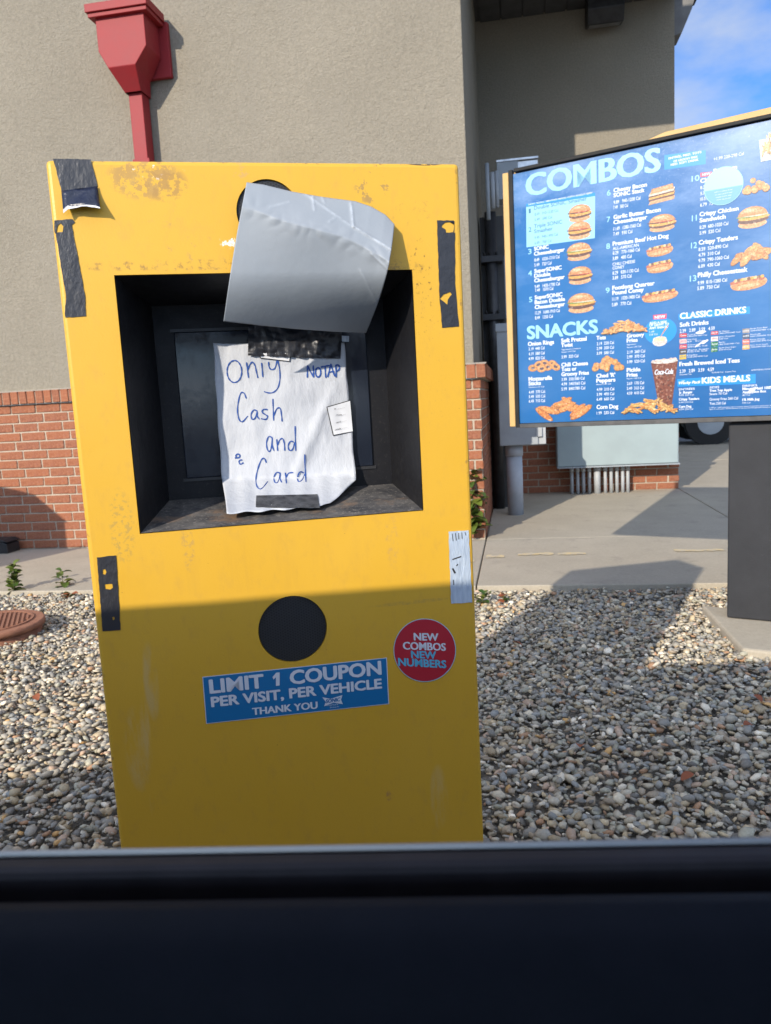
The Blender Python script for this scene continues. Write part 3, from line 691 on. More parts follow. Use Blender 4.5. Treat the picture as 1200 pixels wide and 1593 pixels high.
rows = [
 (r5, [('NEW! SONIC SMASHER MADE WITH ANGUS BEEF', 185, 797, 755, 14, Wt, .02)]),
 (r5, [('1', 188, 868, 206, 40, Nv, .02), ('Double SONIC Smasher', 235, 838, 706, 34, Nv, .02), ('8.49   910-1230 Cal', 240, 890, 450, 24, Nv, .0), ('5.49   690 Cal', 240, 938, 395, 24, Nv, .0)]),
 (r5, [('2', 186, 1035, 212, 42, Nv, .02), ('Triple SONIC', 236, 1000, 485, 34, Nv, .02), ('Smasher', 236, 1045, 402, 34, Nv, .02), ('9.49   940-1490 Cal', 240, 1098, 446, 24, Nv, .0), ('6.49   760 Cal', 240, 1145, 390, 24, Nv, .0)]),
 (r5, [('3', 183, 1232, 213, 46, Pc, .02), ('SONIC', 236, 1200, 365, 34, Wt, .04), ('Cheeseburger', 236, 1245, 507, 34, Wt, .04), ('8.49   1020-1310 Cal', 238, 1298, 462, 28, Wt, .01), ('5.49   720 Cal', 238, 1342, 390, 28, Wt, .01)]),
 (r5, [('4', 183, 1425, 217, 46, Pc, .02), ('SuperSONIC', 238, 1398, 480, 34, Wt, .04), ('Double', 238, 1440, 380, 34, Wt, .04), ('Cheeseburger', 238, 1483, 507, 34, Wt, .04), ('9.49   1430-1700 Cal', 240, 1534, 465, 28, Wt, .01)]),
 (r7, [('7.49   1070 Cal', 187, 82, 350, 28, Wt, .01), ('5', 133, 172, 163, 46, Pc, .02), ('SuperSONIC', 185, 147, 430, 34, Wt, .04), ('Bacon Double', 185, 190, 452, 34, Wt, .04), ('Cheeseburger', 185, 234, 452, 34, Wt, .04), ('12.29   1640-1910 Cal', 187, 282, 408, 28, Wt, .01), ('8.49   1350 Cal', 187, 326, 345, 28, Wt, .01)]),
 (r5, [('6', 882, 712, 916, 48, Pc, .02), ('Cheesy Bacon', 942, 682, 1238, 36, Wt, .04), ('SONIC Stack', 942, 726, 1216, 36, Wt, .04), ('9.89   940-1200 Cal', 942, 786, 1180, 30, Wt, .01), ('7.49   580 Cal', 940, 832, 1070, 30, Wt, .01)]),
 (r5, [('7', 882, 947, 912, 48, Pc, .02), ('Garlic Butter Bacon', 942, 920, 1360, 36, Wt, .04), ('Cheeseburger', 942, 966, 1240, 36, Wt, .04), ('11.69   1280-1560 Cal', 940, 1022, 1185, 30, Wt, .01), ('7.49   930 Cal', 940, 1068, 1108, 30, Wt, .01)]),
 (r5, [('8', 877, 1185, 910, 48, Pc, .02), ('Premium Beef Hot Dog', 935, 1157, 1430, 36, Wt, .04), ('ALL-AMERICAN', 935, 1195, 1166, 26, Wt, .01), ('8.29   770-1060 Cal', 935, 1237, 1175, 30, Wt, .01), ('3.89   480 Cal', 933, 1285, 1102, 30, Wt, .01), ('CHILI CHEESE', 933, 1334, 1133, 26, Wt, .01), ('CONEY', 933, 1368, 1038, 26, Wt, .01), ('8.29   830-1130 Cal', 933, 1415, 1165, 30, Wt, .01), ('3.89   570 Cal', 933, 1458, 1102, 30, Wt, .01)]),
 (r7, [('9', 815, 92, 850, 48, Pc, .02), ('Footlong Quarter', 875, 64, 1248, 36, Wt, .04), ('Pound Coney', 875, 108, 1152, 36, Wt, .04), ('11.19   1020-1400 Cal', 872, 160, 1118, 30, Wt, .01), ('5.89   770 Cal', 870, 210, 1042, 30, Wt, .01)]),
 (r7, [('Onion Rings', 125, 562, 355, 36, Wt, .035), ('3.19  440 Cal', 130, 602, 272, 26, Wt, .01), ('4.19  580 Cal', 130, 646, 272, 26, Wt, .01), ('4.99  820 Cal', 130, 688, 272, 26, Wt, .01)]),
 (r7, [('Mozzarella', 130, 872, 338, 34, Wt, .035), ('Sticks', 130, 912, 238, 34, Wt, .035), ('Marinara 15 Cal', 132, 935, 268, 12, Wt, 0), ('4.49  370 Cal', 132, 985, 275, 26, Wt, .01), ('5.49  530 Cal', 132, 1025, 275, 26, Wt, .01), ('6.49  710 Cal', 132, 1065, 275, 26, Wt, .01)]),
 (r7, [('Soft Pretzel', 420, 532, 645, 36, Wt, .035), ('Twist', 420, 573, 522, 34, Wt, .035), ('Signature Cheese', 422, 600, 592, 12, Wt, 0), ('Sauce 110 Cal', 422, 622, 545, 12, Wt, 0), ('3.99  320 Cal', 422, 672, 572, 26, Wt, .01)]),
 (r7, [('Chili Cheese', 422, 746, 657, 34, Wt, .035), ('Tots or', 422, 787, 555, 34, Wt, .035), ('Groovy Fries', 422, 830, 665, 34, Wt, .035), ('3.99  350/380 Cal', 422, 872, 628, 26, Wt, .01), ('4.99  540/560 Cal', 422, 914, 632, 26, Wt, .01), ('5.99  840/780 Cal', 422, 957, 632, 26, Wt, .01)]),
 (r7, [('Tots', 733, 507, 815, 34, Wt, .035), ('2.19  250 Cal', 735, 555, 888, 26, Wt, .01), ('2.99  350 Cal', 735, 597, 888, 26, Wt, .01), ('3.99  580 Cal', 735, 640, 888, 26, Wt, .01)]),
 (r7, [("Ched 'R'", 733, 844, 898, 34, Wt, .035), ('Peppers', 733, 886, 900, 34, Wt, .035), ('Ranch 140 Cal', 733, 910, 860, 12, Wt, 0), ('4.99  310 Cal', 735, 962, 890, 26, Wt, .01), ('5.99  490 Cal', 735, 1005, 890, 26, Wt, .01), ('6.49  660 Cal', 735, 1048, 890, 26, Wt, .01)]),
 (r7, [('Corn Dog', 735, 1122, 925, 36, Wt, .035), ('1.99  230 Cal', 735, 1170, 890, 26, Wt, .01)]),
 (r7, [('Groovy', 1003, 488, 1155, 34, Wt, .035), ('Fries', 1003, 530, 1098, 34, Wt, .035), ('Signature', 1003, 555, 1085, 12, Wt, 0), ('Sauce 120 Cal', 1003, 580, 1130, 12, Wt, 0), ('2.19  260 Cal', 1003, 630, 1165, 26, Wt, .01), ('2.99  370 Cal', 1003, 672, 1162, 26, Wt, .01), ('3.99  520 Cal', 1003, 716, 1162, 26, Wt, .01)]),
 (r7, [('Pickle', 1003, 792, 1122, 34, Wt, .035), ('Fries', 1003, 836, 1097, 34, Wt, .035), ('Ranch 140 Cal', 1003, 858, 1130, 12, Wt, 0), ('2.69  170 Cal', 1003, 908, 1155, 26, Wt, .01), ('3.49  310 Cal', 1003, 952, 1155, 26, Wt, .01), ('4.59  410 Cal', 1003, 995, 1155, 26, Wt, .01)]),
 (r6, [('ENTRÉE, MED. TOTS', 268, 362, 538, 18, Wt, .03), ('OR GROOVY FRIES', 308, 386, 505, 18, Wt, .03), ('MED. SOFT DRINK', 286, 415, 515, 18, Wt, .03), ('+1.99 220-290 Cal', 640, 372, 888, 26, Wt, .01)]),
 (r6, [('10', 458, 545, 522, 46, Pc, .02), ('NEW', 545, 498, 612, 20, Wt, .03), ('Premium', 640, 472, 832, 32, Wt, .03), ('Chicken Bites', 530, 556, 840, 34, Wt, .035), ('8.29  580 Cal', 530, 608, 700, 26, Wt, .01), ('5.79  450 Cal', 530, 656, 700, 26, Wt, .01), ('10.59  880 Cal', 528, 703, 700, 26, Wt, .01), ('6.79  750 Cal', 528, 752, 705, 28, Wt, .01)]),
 (r6, [('11', 460, 872, 500, 48, Pc, .02), ('Crispy Chicken', 524, 832, 845, 34, Wt, .035), ('Sandwich', 524, 882, 738, 34, Wt, .035), ('8.29  680-1020 Cal', 524, 937, 760, 28, Wt, .01), ('5.99  520 Cal', 524, 984, 695, 28, Wt, .01)]),
 (r6, [('12', 453, 1097, 502, 48, Pc, .02), ('Crispy Tenders', 518, 1066, 838, 36, Wt, .035), ('8.59  520-890 Cal', 515, 1119, 757, 28, Wt, .01), ('4.79  310 Cal', 515, 1166, 690, 28, Wt, .01), ('9.79  790-1060 Cal', 515, 1212, 765, 28, Wt, .01), ('6.09  430 Cal', 512, 1259, 690, 28, Wt, .01)]),
 (r6, [('13', 443, 1370, 497, 48, Pc, .02), ('Philly Cheesesteak', 510, 1336, 918, 38, Wt, .035), ('9.99  810-1280 Cal', 508, 1396, 750, 28, Wt, .01), ('5.89  750 Cal', 505, 1441, 685, 28, Wt, .01)]),
 (r8, [('NEW', 165, 205, 258, 26, Wt, .03), ('ADD A SIDE', 118, 255, 272, 20, Wt, .03), ('OF GRAVY TO', 118, 275, 290, 20, Wt, .03), ('ANY SNACK', 118, 300, 280, 20, Wt, .03), ('1.49', 118, 330, 160, 16, Wt, .0), ('150 Cal', 118, 355, 190, 16, Wt, .0)]),
 (r8, [('2.39   2.89   3.59   4.59', 387, 330, 698, 30, Wt, .01), ('2.39   2.89   3.59   4.59', 385, 687, 690, 30, Wt, .01), ('Unsweet Tea', 385, 708, 492, 12, Wt, 0), ('0/180/0 Cal   Sweet Tea', 672, 690, 885, 12, Wt, 0), ('ADDITIONAL NUTRITION', 1022, 668, 1240, 12, Wt, 0)]),
 (r8, [('Coca-Cola', 455, 352, 600, 11, Wt, 0), ('190/270/360 Cal', 455, 368, 630, 11, Wt, 0), ('Diet Coke', 455, 396, 540, 11, Wt, 0), ('0 Cal', 455, 414, 630, 11, Wt, 0), ('Cherry', 455, 444, 560, 11, Wt, 0), ('200/290 Cal', 455, 462, 630, 11, Wt, 0), ('Zero Sugar', 455, 490, 650, 11, Wt, 0), ('0/0/10 Cal', 455, 506, 630, 11, Wt, 0), ('Mello', 455, 536, 545, 11, Wt, 0), ('210/300/400 Cal', 455, 552, 634, 11, Wt, 0)]),
 (r8, [('Dr Pepper', 735, 325, 830, 11, Wt, 0), ('190/270/360 Cal', 735, 342, 925, 11, Wt, 0), ('Diet Pepper', 735, 372, 880, 11, Wt, 0), ('0/0 Cal', 735, 390, 815, 11, Wt, 0), ('Sprite', 735, 420, 790, 11, Wt, 0), ('180/250/340 Cal', 735, 440, 915, 11, Wt, 0), ('Sprite Zero Sugar', 735, 470, 888, 11, Wt, 0), ('0/0/10 Cal', 735, 488, 845, 11, Wt, 0)]),
 (r8, [('Barqs Root Beer', 1015, 298, 1170, 11, Wt, 0), ('200/290/380 Cal', 1015, 318, 1200, 11, Wt, 0), ('Powerade', 1015, 350, 1105, 11, Wt, 0), ('100/150/200 Cal', 1015, 368, 1200, 11, Wt, 0), ('Fanta Orange', 1015, 396, 1145, 11, Wt, 0), ('200/290/390 Cal', 1015, 414, 1200, 11, Wt, 0), ('Hi-C Fruit Punch', 1015, 446, 1170, 11, Wt, 0), ('200/290/380 Cal', 1015, 464, 1200, 11, Wt, 0)]),
 (r8, [('ENTRÉES', 380, 842, 520, 18, Wt, .02), ('Jr. Burger', 380, 872, 500, 22, Wt, .03), ('4.99 330 Cal', 380, 893, 512, 14, Wt, .0), ('Crispy Tenders', 380, 932, 560, 22, Wt, .03), ('5.49 210 Cal', 380, 956, 505, 14, Wt, .0), ('Corn Dog', 380, 997, 490, 22, Wt, .03), ('4.99 230 Cal', 380, 1018, 505, 14, Wt, .0)]),
 (r8, [('SIDES', 652, 825, 738, 18, Wt, .02), ('Tree Top Apple', 652, 855, 852, 22, Wt, .03), ('Sauce 70 Cal', 652, 884, 808, 20, Wt, .02), ('Groovy Fries 260 Cal', 652, 932, 905, 22, Wt, .02), ('Tots 250 Cal', 652, 970, 795, 22, Wt, .02), ('1,200 to 1,400 calories a day is used for general nutrition advice for children', 652, 1000, 1250, 9, Wt, 0), ('ages 4 to 8 years. 2,000 calories a day is used for general nutrition advice', 652, 1014, 1250, 9, Wt, 0)]),
 (r8, [('DRINKS', 945, 812, 1075, 20, Wt, .02), ('Minute Maid 100%', 945, 840, 1215, 24, Wt, .03), ('Apple Juice Box', 945, 868, 1155, 22, Wt, .03), ('80 Cal', 945, 892, 1012, 14, Wt, 0), ('1% Milk Jug', 945, 935, 1095, 22, Wt, .03), ('120 Cal', 945, 960, 1015, 14, Wt, 0)]),
]
for rf, its in rows:
    I = Item()
    for (t_, x, y, x1, cap, mm, bo) in its: I.t(rf, t_, x, y, x1, cap, mm, bo)
    I.done()
# soft drink brand tiles
def tile(x0, y0, x1, y1, col, name='drink_tile'):
    q = MB(); P = [M.at(*r8(*p_), -.0004) for p_ in ((x0, y1), (x1, y1-5), (x1, y0-5), (x0, y0))]; q.add(P, [(0, 1, 2, 3)], col=col)
    q.build(name, m_food, brd, fix=False)
for a_ in ((385, 338, 450, 374, (.6, .02, .03)), (385, 388, 450, 426, (.75, .6, .6)), (385, 435, 450, 474, (.6, .02, .04)), (385, 480, 450, 520, (.08, .07, .06)), (385, 528, 445, 568, (.75, .55, .05)),
           (665, 318, 730, 350, (.65, .08, .1)), (665, 366, 728, 406, (.8, .75, .75)), (665, 412, 728, 455, (.0, .22, .08)), (665, 460, 724, 502, (.0, .2, .07)),
           (945, 295, 1008, 334, (.35, .33, .32)), (945, 342, 1008, 384, (.06, .10, .18)), (945, 390, 1008, 434, (.7, .18, .12)), (945, 440, 1008, 480, (.75, .45, .12))): tile(*a_)
I = Item(); 
for (x, y, x1, t_, mm) in ((392, 364, 444, 'Coke', Wt), (392, 413, 444, 'diet', m_newred), (392, 461, 444, 'Coke', Wt), (396, 506, 440, 'zero', Wt), (390, 553, 440, 'mello', Nv), (672, 342, 722, 'Dr P', Wt), (672, 392, 722, 'diet', m_newred), (672, 440, 722, 'Sprite', Wt), (672, 488, 720, 'Sprite', Wt), (950, 322, 1002, 'root', Wt), (950, 368, 1002, 'ade', Wt), (950, 418, 1002, 'Fanta', Wt), (950, 465, 1002, 'Hi-C', Wt)):
    I.t(r8, t_, x, y-2, x1, 15, mm, .02)
I.done('tile_lettering')
# printed food pictures: flat layered shapes
class Pic:
    def __init__(s, cx, cy, w, h):
        s.mb = MB(); c = M.at(cx, cy, -.0004); l_ = M.at(cx-w/2, cy, 0); r_ = M.at(cx+w/2, cy, 0); t_ = M.at(cx, cy-h/2, 0); b_ = M.at(cx, cy+h/2, 0)
        s.c = c; s.W = r_[0]-l_[0]; s.H = t_[2]-b_[2]; s.k = 0
    def shape(s, pts, col):
        s.k += 1; s.mb.add([(s.c[0]+x*s.W, -.0004-.00004*s.k, s.c[2]+y*s.H) for x, y in pts], [list(range(len(pts)))], col=col)
    def ell(s, x, y, rx, ry, col, rot=0., n=16, a0=0., a1=2*math.pi, wob=0.):
        P = []
        for k in range(n):
            t = a0+(a1-a0)*k/(n-1 if a1-a0 < 6.2 else n); w_ = 1+wob*math.sin(3*t+s.k)
            px_, py_ = rx*math.cos(t)*w_, ry*math.sin(t)*w_
            ar = s.W/s.H
            P.append((x+px_*math.cos(rot)-py_*math.sin(rot)/ar, y+px_*math.sin(rot)*ar+py_*math.cos(rot)))
        s.shape(P, col)
    def done(s, nm='food_picture'): s.mb.build(nm, m_food, brd, fix=False)
bun, bun2, beef, chz, let, tom = (.62, .30, .11), (.70, .40, .19), (.13, .05, .03), (.75, .42, .08), (.20, .30, .05), (.55, .08, .04)
def burger(cx, cy, w, h, kind=0):
    p = Pic(cx, cy, w, h)
    p.ell(0, -.30, .46, .2, bun2); p.ell(0, -.12, .5, .17, beef, wob=.05)
    if kind: p.ell(0, -.02, .49, .14, chz, wob=.06)
    p.ell(.02, .0, .50, .13, chz, wob=.07); p.ell(-.03, .08, .49, .10, beef if kind else let, wob=.06); p.ell(.1, .1, .42, .07, tom if kind else (.8, .75, .6), wob=.08)
    p.ell(0, .08, .47, .42, bun, a0=0, a1=math.pi); p.ell(-.06, .22, .34, .22, bun2, a0=0, a1=math.pi); p.ell(-.1, .34, .16, .07, (.80, .55, .32))
    for _ in range(7): p.ell(random.uniform(-.3, .3), random.uniform(.2, .42), .014, .02, (.85, .75, .5), n=6)
    p.done()
def hotdog(cx, cy, w, h):
    p = Pic(cx, cy, w, h); p.ell(0, -.05, .5, .42, bun2, rot=.07); p.ell(-.04, .12, .48, .2, (.50, .15, .07), rot=.07); p.ell(.0, -.18, .47, .3, bun, rot=.07)
    for k in range(9): p.ell(-.36+k*.09, .20+k*.015, .05, .1, [(.75, .6, .3), (.2, .1, .04), (.8, .45, .08)][k % 3], rot=.5)
    p.ell(-.02, -.2, .34, .12, (.75, .45, .22), rot=.07); p.done()
def pile(cx, cy, w, h, n_, rx, ry, cols, spread=.9, rotr=3.1):
    p = Pic(cx, cy, w, h); L_ = []
    for _ in range(n_):
        t = random.uniform(-1, 1); hh = (1-abs(t)**1.6); y = random.uniform(-.42, -.42+.84*hh*spread); L_.append((y, t*(.5-rx*.7)))
    for y, x in sorted(L_, reverse=True):
        c = random.choice(cols); r_ = random.uniform(-rotr, rotr); k = random.uniform(.85, 1.2)
        p.ell(x, y, rx*k*1.08, ry*k*1.14, tuple(q_*.5 for q_ in c), rot=r_, n=10); p.ell(x-.004, y+.012, rx*k, ry*k, c, rot=r_, n=12); p.ell(x-.01, y+.03, rx*k*.5, ry*k*.4, tuple(min(1, q_*1.3) for q_ in c), rot=r_, n=8)
    p.done()
burger(902, 331.5, 36, 27, 1); burger(901.5, 358.5, 37, 28, 1); burger(900.6, 391.5, 39, 28); burger(902.4, 428.5, 38, 28, 1); burger(904, 471.5, 43, 31)
p = Pic(1029.5, 302, 43, 29)
for y, c in ((-.32, bun2), (-.14, beef), (-.04, chz), (.06, beef), (.14, (.8, .75, .6))): p.shape([(-.48, y-.16), (.44, y-.05), (.48, y+.13), (-.42, y+.03)], c)
p.shape([(-.42, .08), (.44, .2), (.40, .48), (-.36, .36)], bun); p.shape([(-.34, .16), (.36, .27), (.34, .42), (-.30, .31)], bun2); p.done()
burger(1030, 346.7, 43, 27, 1); hotdog(1026.7, 389, 42, 20); hotdog(1026.7, 414, 42, 21); hotdog(1027, 459.7, 57, 20)
fr, fr2, tt = (.70, .36, .13), (.60, .27, .08), (.66, .33, .10)
pile(1172, 288, 50, 22, 16, .10, .20, [fr, fr2]); burger(1171, 338, 49, 34); pile(1170, 390, 66, 30, 14, .17, .15, [fr, fr2], rotr=.9); 
hotdog(1165, 439.5, 58, 24)
pile(971, 506.5, 70, 22, 60, .085, .07, [fr, (.74, .42, .16), fr2], rotr=.8)
pile(1010, 629, 86, 24, 55, .085, .07, [(.62, .38, .12), (.72, .50, .20), fr2], rotr=.7)
p = Pic(845.5, 569.5, 50, 19)
for (x, y, r_) in ((-.33, -.1, .0), (-.15, .15, .4), (.05, .22, -.3), (.15, -.1, .2), (.3, .1, -.6), (-.05, -.2, .1), (.38, -.12, -.5)):
    p.ell(x, y, .15, .30, fr2, rot=r_); p.ell(x, y+.02, .135, .25, fr, rot=r_); p.ell(x, y-.0, .07, .11, (.12, .09, .12), rot=r_)
p.done(); pile(944.4, 564.6, 52, 22, 26, .09, .18, [tt, fr], rotr=3)
pile(876, 632.5, 82, 27, 11, .19, .16, [(.62, .24, .07), (.68, .30, .10)], rotr=.7)
pile(1197, 222, 22, 34, 30, .05, .2, [(.74, .5, .22), fr], rotr=.5)
q = MB(); q.add([M.at(x, y, -.0012) for x, y in ((1181, 218), (1204, 213), (1206, 247), (1184, 252))], [(0, 1, 2, 3)], col=(.55, .72, .82)); q.build('fries_carton_picture', m_food, brd, fix=False)
# drink cup picture
p = Pic(1034, 595, 42, 78)
p.shape([(-.5, .40), (.5, .44), (.26, -.5), (-.22, -.46)], (.17, .045, .03)); p.shape([(-.44, .36), (.44, .40), (.22, -.46), (-.18, -.42)], (.22, .06, .035))
for _ in range(60):
    y = random.uniform(-.42, .36); w_ = .26+.34*(y+.45); p.ell(random.uniform(-w_, w_)*.8, y, .05, .022, random.choice([(.34, .12, .07), (.12, .03, .02), (.40, .2, .15), (.20, .06, .04)]), rot=random.uniform(-1, 1), n=6)
p.ell(0, .42, .5, .045, (.75, .72, .70)); 
for k in range(7): p.ell(-.4+k*.13, .44+random.uniform(-.01, .02), .08, .028, (.7, .62, .58), n=8)
p.done('cup_picture')
q = MB(); put_text(q, M, -.0052, 'Coca-Cola', 1019, 583, 1047.5, 8, .03, .35); q.build('cup_lettering', m_whitepr, brd, fix=False)
p = Pic(1026.7, 529, 23, 22); p.ell(0, -.1, .5, .34, (.7, .7, .68)); p.ell(0, .08, .46, .18, (.82, .72, .5)); p.shape([(-.05, .1), (.05, .2), (.6, .95), (.48, 1.0)], (.65, .33, .12)); p.done()
# round pale sticker over item 10
q = MB(); A = M.at(1125.6, 289.3, -.002); q.disc((A[0], -.0022, A[2]), .068, n=40); o = q.build('round_sticker', m_paleb, brd, fix=False); o['label'] = 'round pale blue sticker partly peeled over the tenth combo'
q = MB(); A2 = M.at(1125.6, 300, -.002); q.add([(A[0]+.066*math.cos(t), -.0026, A[2]+.066*math.sin(t)) for t in [math.pi+.12+k*(math.pi-.24)/16 for k in range(17)]], [list(range(17))]); q.build('sticker_lower_half', m_stlow, brd, fix=False)
I = Item(); I.m['w'] = (MB(), m_whitepr)
for k in range(4): put_text(I.m['w'][0], M, -.0031, ['add a medium drink', 'to any combo and', 'enjoy every day', 'this season'][k], 1112+k, 300+k*4.0, 1140-k, 1.6, .0)
I.done('sticker_lettering')
# white chips in the print
q = MB()
for (x, y, w_, h_, r_) in ((r8(575, 325)+(9, 3, .1)), (r8(560, 432)+(10, 1.6, .6)), (r8(610, 410)+(7, 2.2, .5)), (r8(1030, 838)+(7, 3.4, .5)), (r8(1010, 855)+(4, 3, .2))):
    A = M.at(x, y, -.001); s_ = 2.9/1200; P = [(A[0]+s_*(w_*math.cos(t)*math.cos(r_)-h_*math.sin(t)*math.sin(r_))*random.uniform(.7, 1), -.0012, A[2]+s_*(w_*math.cos(t)*math.sin(r_)+h_*math.sin(t)*math.cos(r_))*random.uniform(.7, 1)) for t in [k*math.pi/5 for k in range(10)]]
    MB().add(P, [list(range(10))]).build('paint_chip', m_white_edge, brd, fix=False)
# post box and pad
pb = M.loc(gnd(1130, 967)); PU = pb[0]
MB().box(PU, PU+.42, .028, .24, .012, ZB-.018).build('post', m_post, brd, bevel=.006)
pad = M.empty('concrete_pad', 'square concrete footing pad in the gravel under the charcoal menu board post', 'footing', (PU, .1, 0))
A = gnd(1092, 945); Bq = gnd(1155, 1013); A = M.loc(A); Bq = M.loc(Bq)
MB().prism([(A[0], A[1]), (Bq[0], Bq[1]), (Bq[0]+.9, Bq[1]-.0), (A[0]+1.1, A[1])], 2, -.12, .010).build('slab', m_conc, pad, bevel=.010)

# ------------------------------------------------------------------ the yellow kiosk
kio = K.empty('order_kiosk', 'scratched yellow drive through order kiosk with black recess, speaker grille and torn tape', 'kiosk', (-.32, .12, 0))
UW = K.at(72, 245)[0]-.002; KT = 1.333; KD = .245
oL = (K.at(178, 426)[0]+K.at(217, 828)[0])/2; oR = (K.at(643, 421)[0]+K.at(658, 797)[0])/2
oT = (K.at(178, 426)[2]+K.at(643, 421)[2])/2; oB = (K.at(217, 828)[2]+K.at(658, 797)[2])/2
# body built as one folded shell with a real opening
fp_ = MB().box(UW, 0, 0, KD, -.04, KT)
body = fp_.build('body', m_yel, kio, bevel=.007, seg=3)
def cutter(mb_): 
    o = mb_.build('cut', None); o.location = body.matrix_world.translation if False else (0, 0, 0); return o
gr = K.at(456, 979); gr2 = K.at(418, 330)
cuts = []
for mb_ in (MB().box(oL, oR, -.05, .215, oB, oT), MB().tube([(gr[0], -.05, gr[2]), (gr[0], .02, gr[2])], .0585, 48), MB().tube([(gr2[0], -.05, gr2[2]), (gr2[0], .02, gr2[2])], .0500, 48)):
    c = mb_.build('cut', None); c.parent = kio; c.location = [-q_ for q_ in kio['_off']]; cuts.append(c)
bpy.context.view_layer.update(); bool_cut(body, cuts)
body.data.materials.clear(); body.data.materials.append(m_yel)
for p_ in body.data.polygons: p_.use_smooth = False
# grilles
for g_, nm in ((gr, 'speaker_grille'), (gr2, 'microphone_grille')):
    q = MB().disc((g_[0], .004, g_[2]), .0575 if nm[0] == 's' else .049, n=48); q.build(nm, m_grille, kio)
    MB().tube([(g_[0], .005, g_[2]), (g_[0], .018, g_[2])], .057 if nm[0] == 's' else .0485, 40).build('grille_housing', m_dark, kio)
# black funnel shaped recess
RD = .185
bUL, bLL, bLR = K.at(238, 476, RD), K.at(261, 772, RD), K.at(608, 759, RD)
iL, iR, iB, iT = (bUL[0]+bLL[0])/2, bLR[0]+.004, (bLL[2]+bLR[2])/2, bUL[2]
e1 = .0015
fr_ = [(oL+e1, -.0012, oB+e1), (oR-e1, -.0012, oB+e1), (oR-e1, -.0012, oT-e1), (oL+e1, -.0012, oT-e1)]; bk_ = [(iL, RD, iB), (iR, RD, iB), (iR, RD, iT), (iL, RD, iT)]
for nm, idx, mm in (('recess_sill', (0, 1), m_sill), ('recess_side', (1, 2), m_black), ('recess_head', (2, 3), m_black), ('recess_side', (3, 0), m_black)):
    i, j = idx; MB().add([fr_[i], fr_[j], bk_[j], bk_[i]], [(0, 1, 2, 3)]).build(nm, mm, kio)
MB().box(iL-.001, iR+.001, RD+.0005, RD+.012, iB-.001, iT+.001).build('recess_back', m_black, kio)
s0, s1, s2 = K.at(270, 512, RD-.006), K.at(572, 512, RD-.006), K.at(290, 742, RD-.006); s3 = K.at(579, 727, RD-.006)
sl, sr, st_, sb = (s0[0]+s2[0])/2, (s1[0]+s3[0])/2, (s0[2]+s1[2])/2, (s2[2]+s3[2])/2
MB().box(sl, sr, RD-.004, RD, sb, st_).build('screen', m_screen, kio, bevel=.0015)
MB().box(sl-.006, sr+.006, RD-.0022, RD+.0003, sb-.006, sb-.0006).build('screen_bezel', m_dark, kio)
MB().box(sl-.006, sr+.006, RD-.0022, RD+.0003, st_+.0006, st_+.006).build('screen_bezel', m_dark, kio)

def tape(loops, name, lab, mm=None, v=-.0004, th=.0007):
    jl = []
    for i, lp_ in enumerate(loops):
        P = []
        n_ = len(lp_)
        for k in range(n_):
            a_, b_ = lp_[k], lp_[(k+1) % n_]; L_ = math.hypot(a_[0]-b_[0], a_[1]-b_[1]); m_ = max(1, int(L_/5))
            for t in range(m_):
                x = a_[0]+(b_[0]-a_[0])*t/m_; y = a_[1]+(b_[1]-a_[1])*t/m_; j = 0 if t == 0 else .45
                P.append((x+random.uniform(-j, j), y+random.uniform(-j, j)))
        jl.append(P)
    o = fill2d(jl, K, v, th, name, mm or m_tape, kio); o['label'] = lab; return o
tape([[(85, 361), (85, 343), (113, 341), (117, 346), (112, 350), (133, 462), (134, 492), (102, 494), (101, 488), (103, 460), (87, 364)],
      [(90, 351), (94, 347), (99, 352), (98, 361), (88, 362)]], 'tape_strip', 'long crinkled black tape strip on the upper left edge with a torn hole')
tape([[(680, 343), (706, 343), (707, 351), (705, 362), (708, 362), (708, 440), (714, 508), (688, 510), (684, 462)],
      [(688, 350), (693, 346), (707.2, 344.2), (706.5, 361), (694, 362), (693, 357), (687, 353)], [(684, 465), (690, 458), (700, 454), (703, 458), (697, 466), (696, 474), (686, 466)]], 'tape_strip', 'black tape strip on the right edge with two yellow torn holes')
tape([[(151, 867), (181, 864), (188, 980), (160, 982)], [(160, 886), (164, 885), (166, 890), (164, 894), (160, 893)], [(163, 909), (175, 908), (176, 914), (172, 917), (164, 916)], [(175, 960), (178, 959), (179, 963), (176, 965)]],
     'tape_strip', 'black tape strip low on the left edge with small yellow holes')
o = tape([[(698, 827), (729, 825), (735, 937), (702, 939)]], 'duct_tape', 'silver blue duct tape patch wrapping the right edge of the kiosk', m_duct)
q = MB()
for (x0, y0_, x1, y1_, w_) in ((704, 830, 705, 842, .8), (709, 829, 710, 841, .8), (714, 829, 714, 839, .8), (719, 828, 719, 838, .8), (724, 828, 725, 833, .8), (704, 870, 718, 866, 1.3), (705, 884, 708, 892, 2), (710, 880, 713, 878, 1.2), (706, 902, 706, 910, .9)):
    dx, dy = x1-x0, y1_-y0_; L_ = math.hypot(dx, dy); nx, ny = -dy/L_*w_, dx/L_*w_
    q.add([K.at(x, y, -.0015) for x, y in ((x0-nx*.3, y0_-ny*.3), (x1-nx, y1_-ny), (x1+nx*.5, y1_+ny*.5), (x0+nx, y0_+ny))], [(0, 1, 2, 3)])
q.build('tape_tear', m_dark, kio, fix=False)
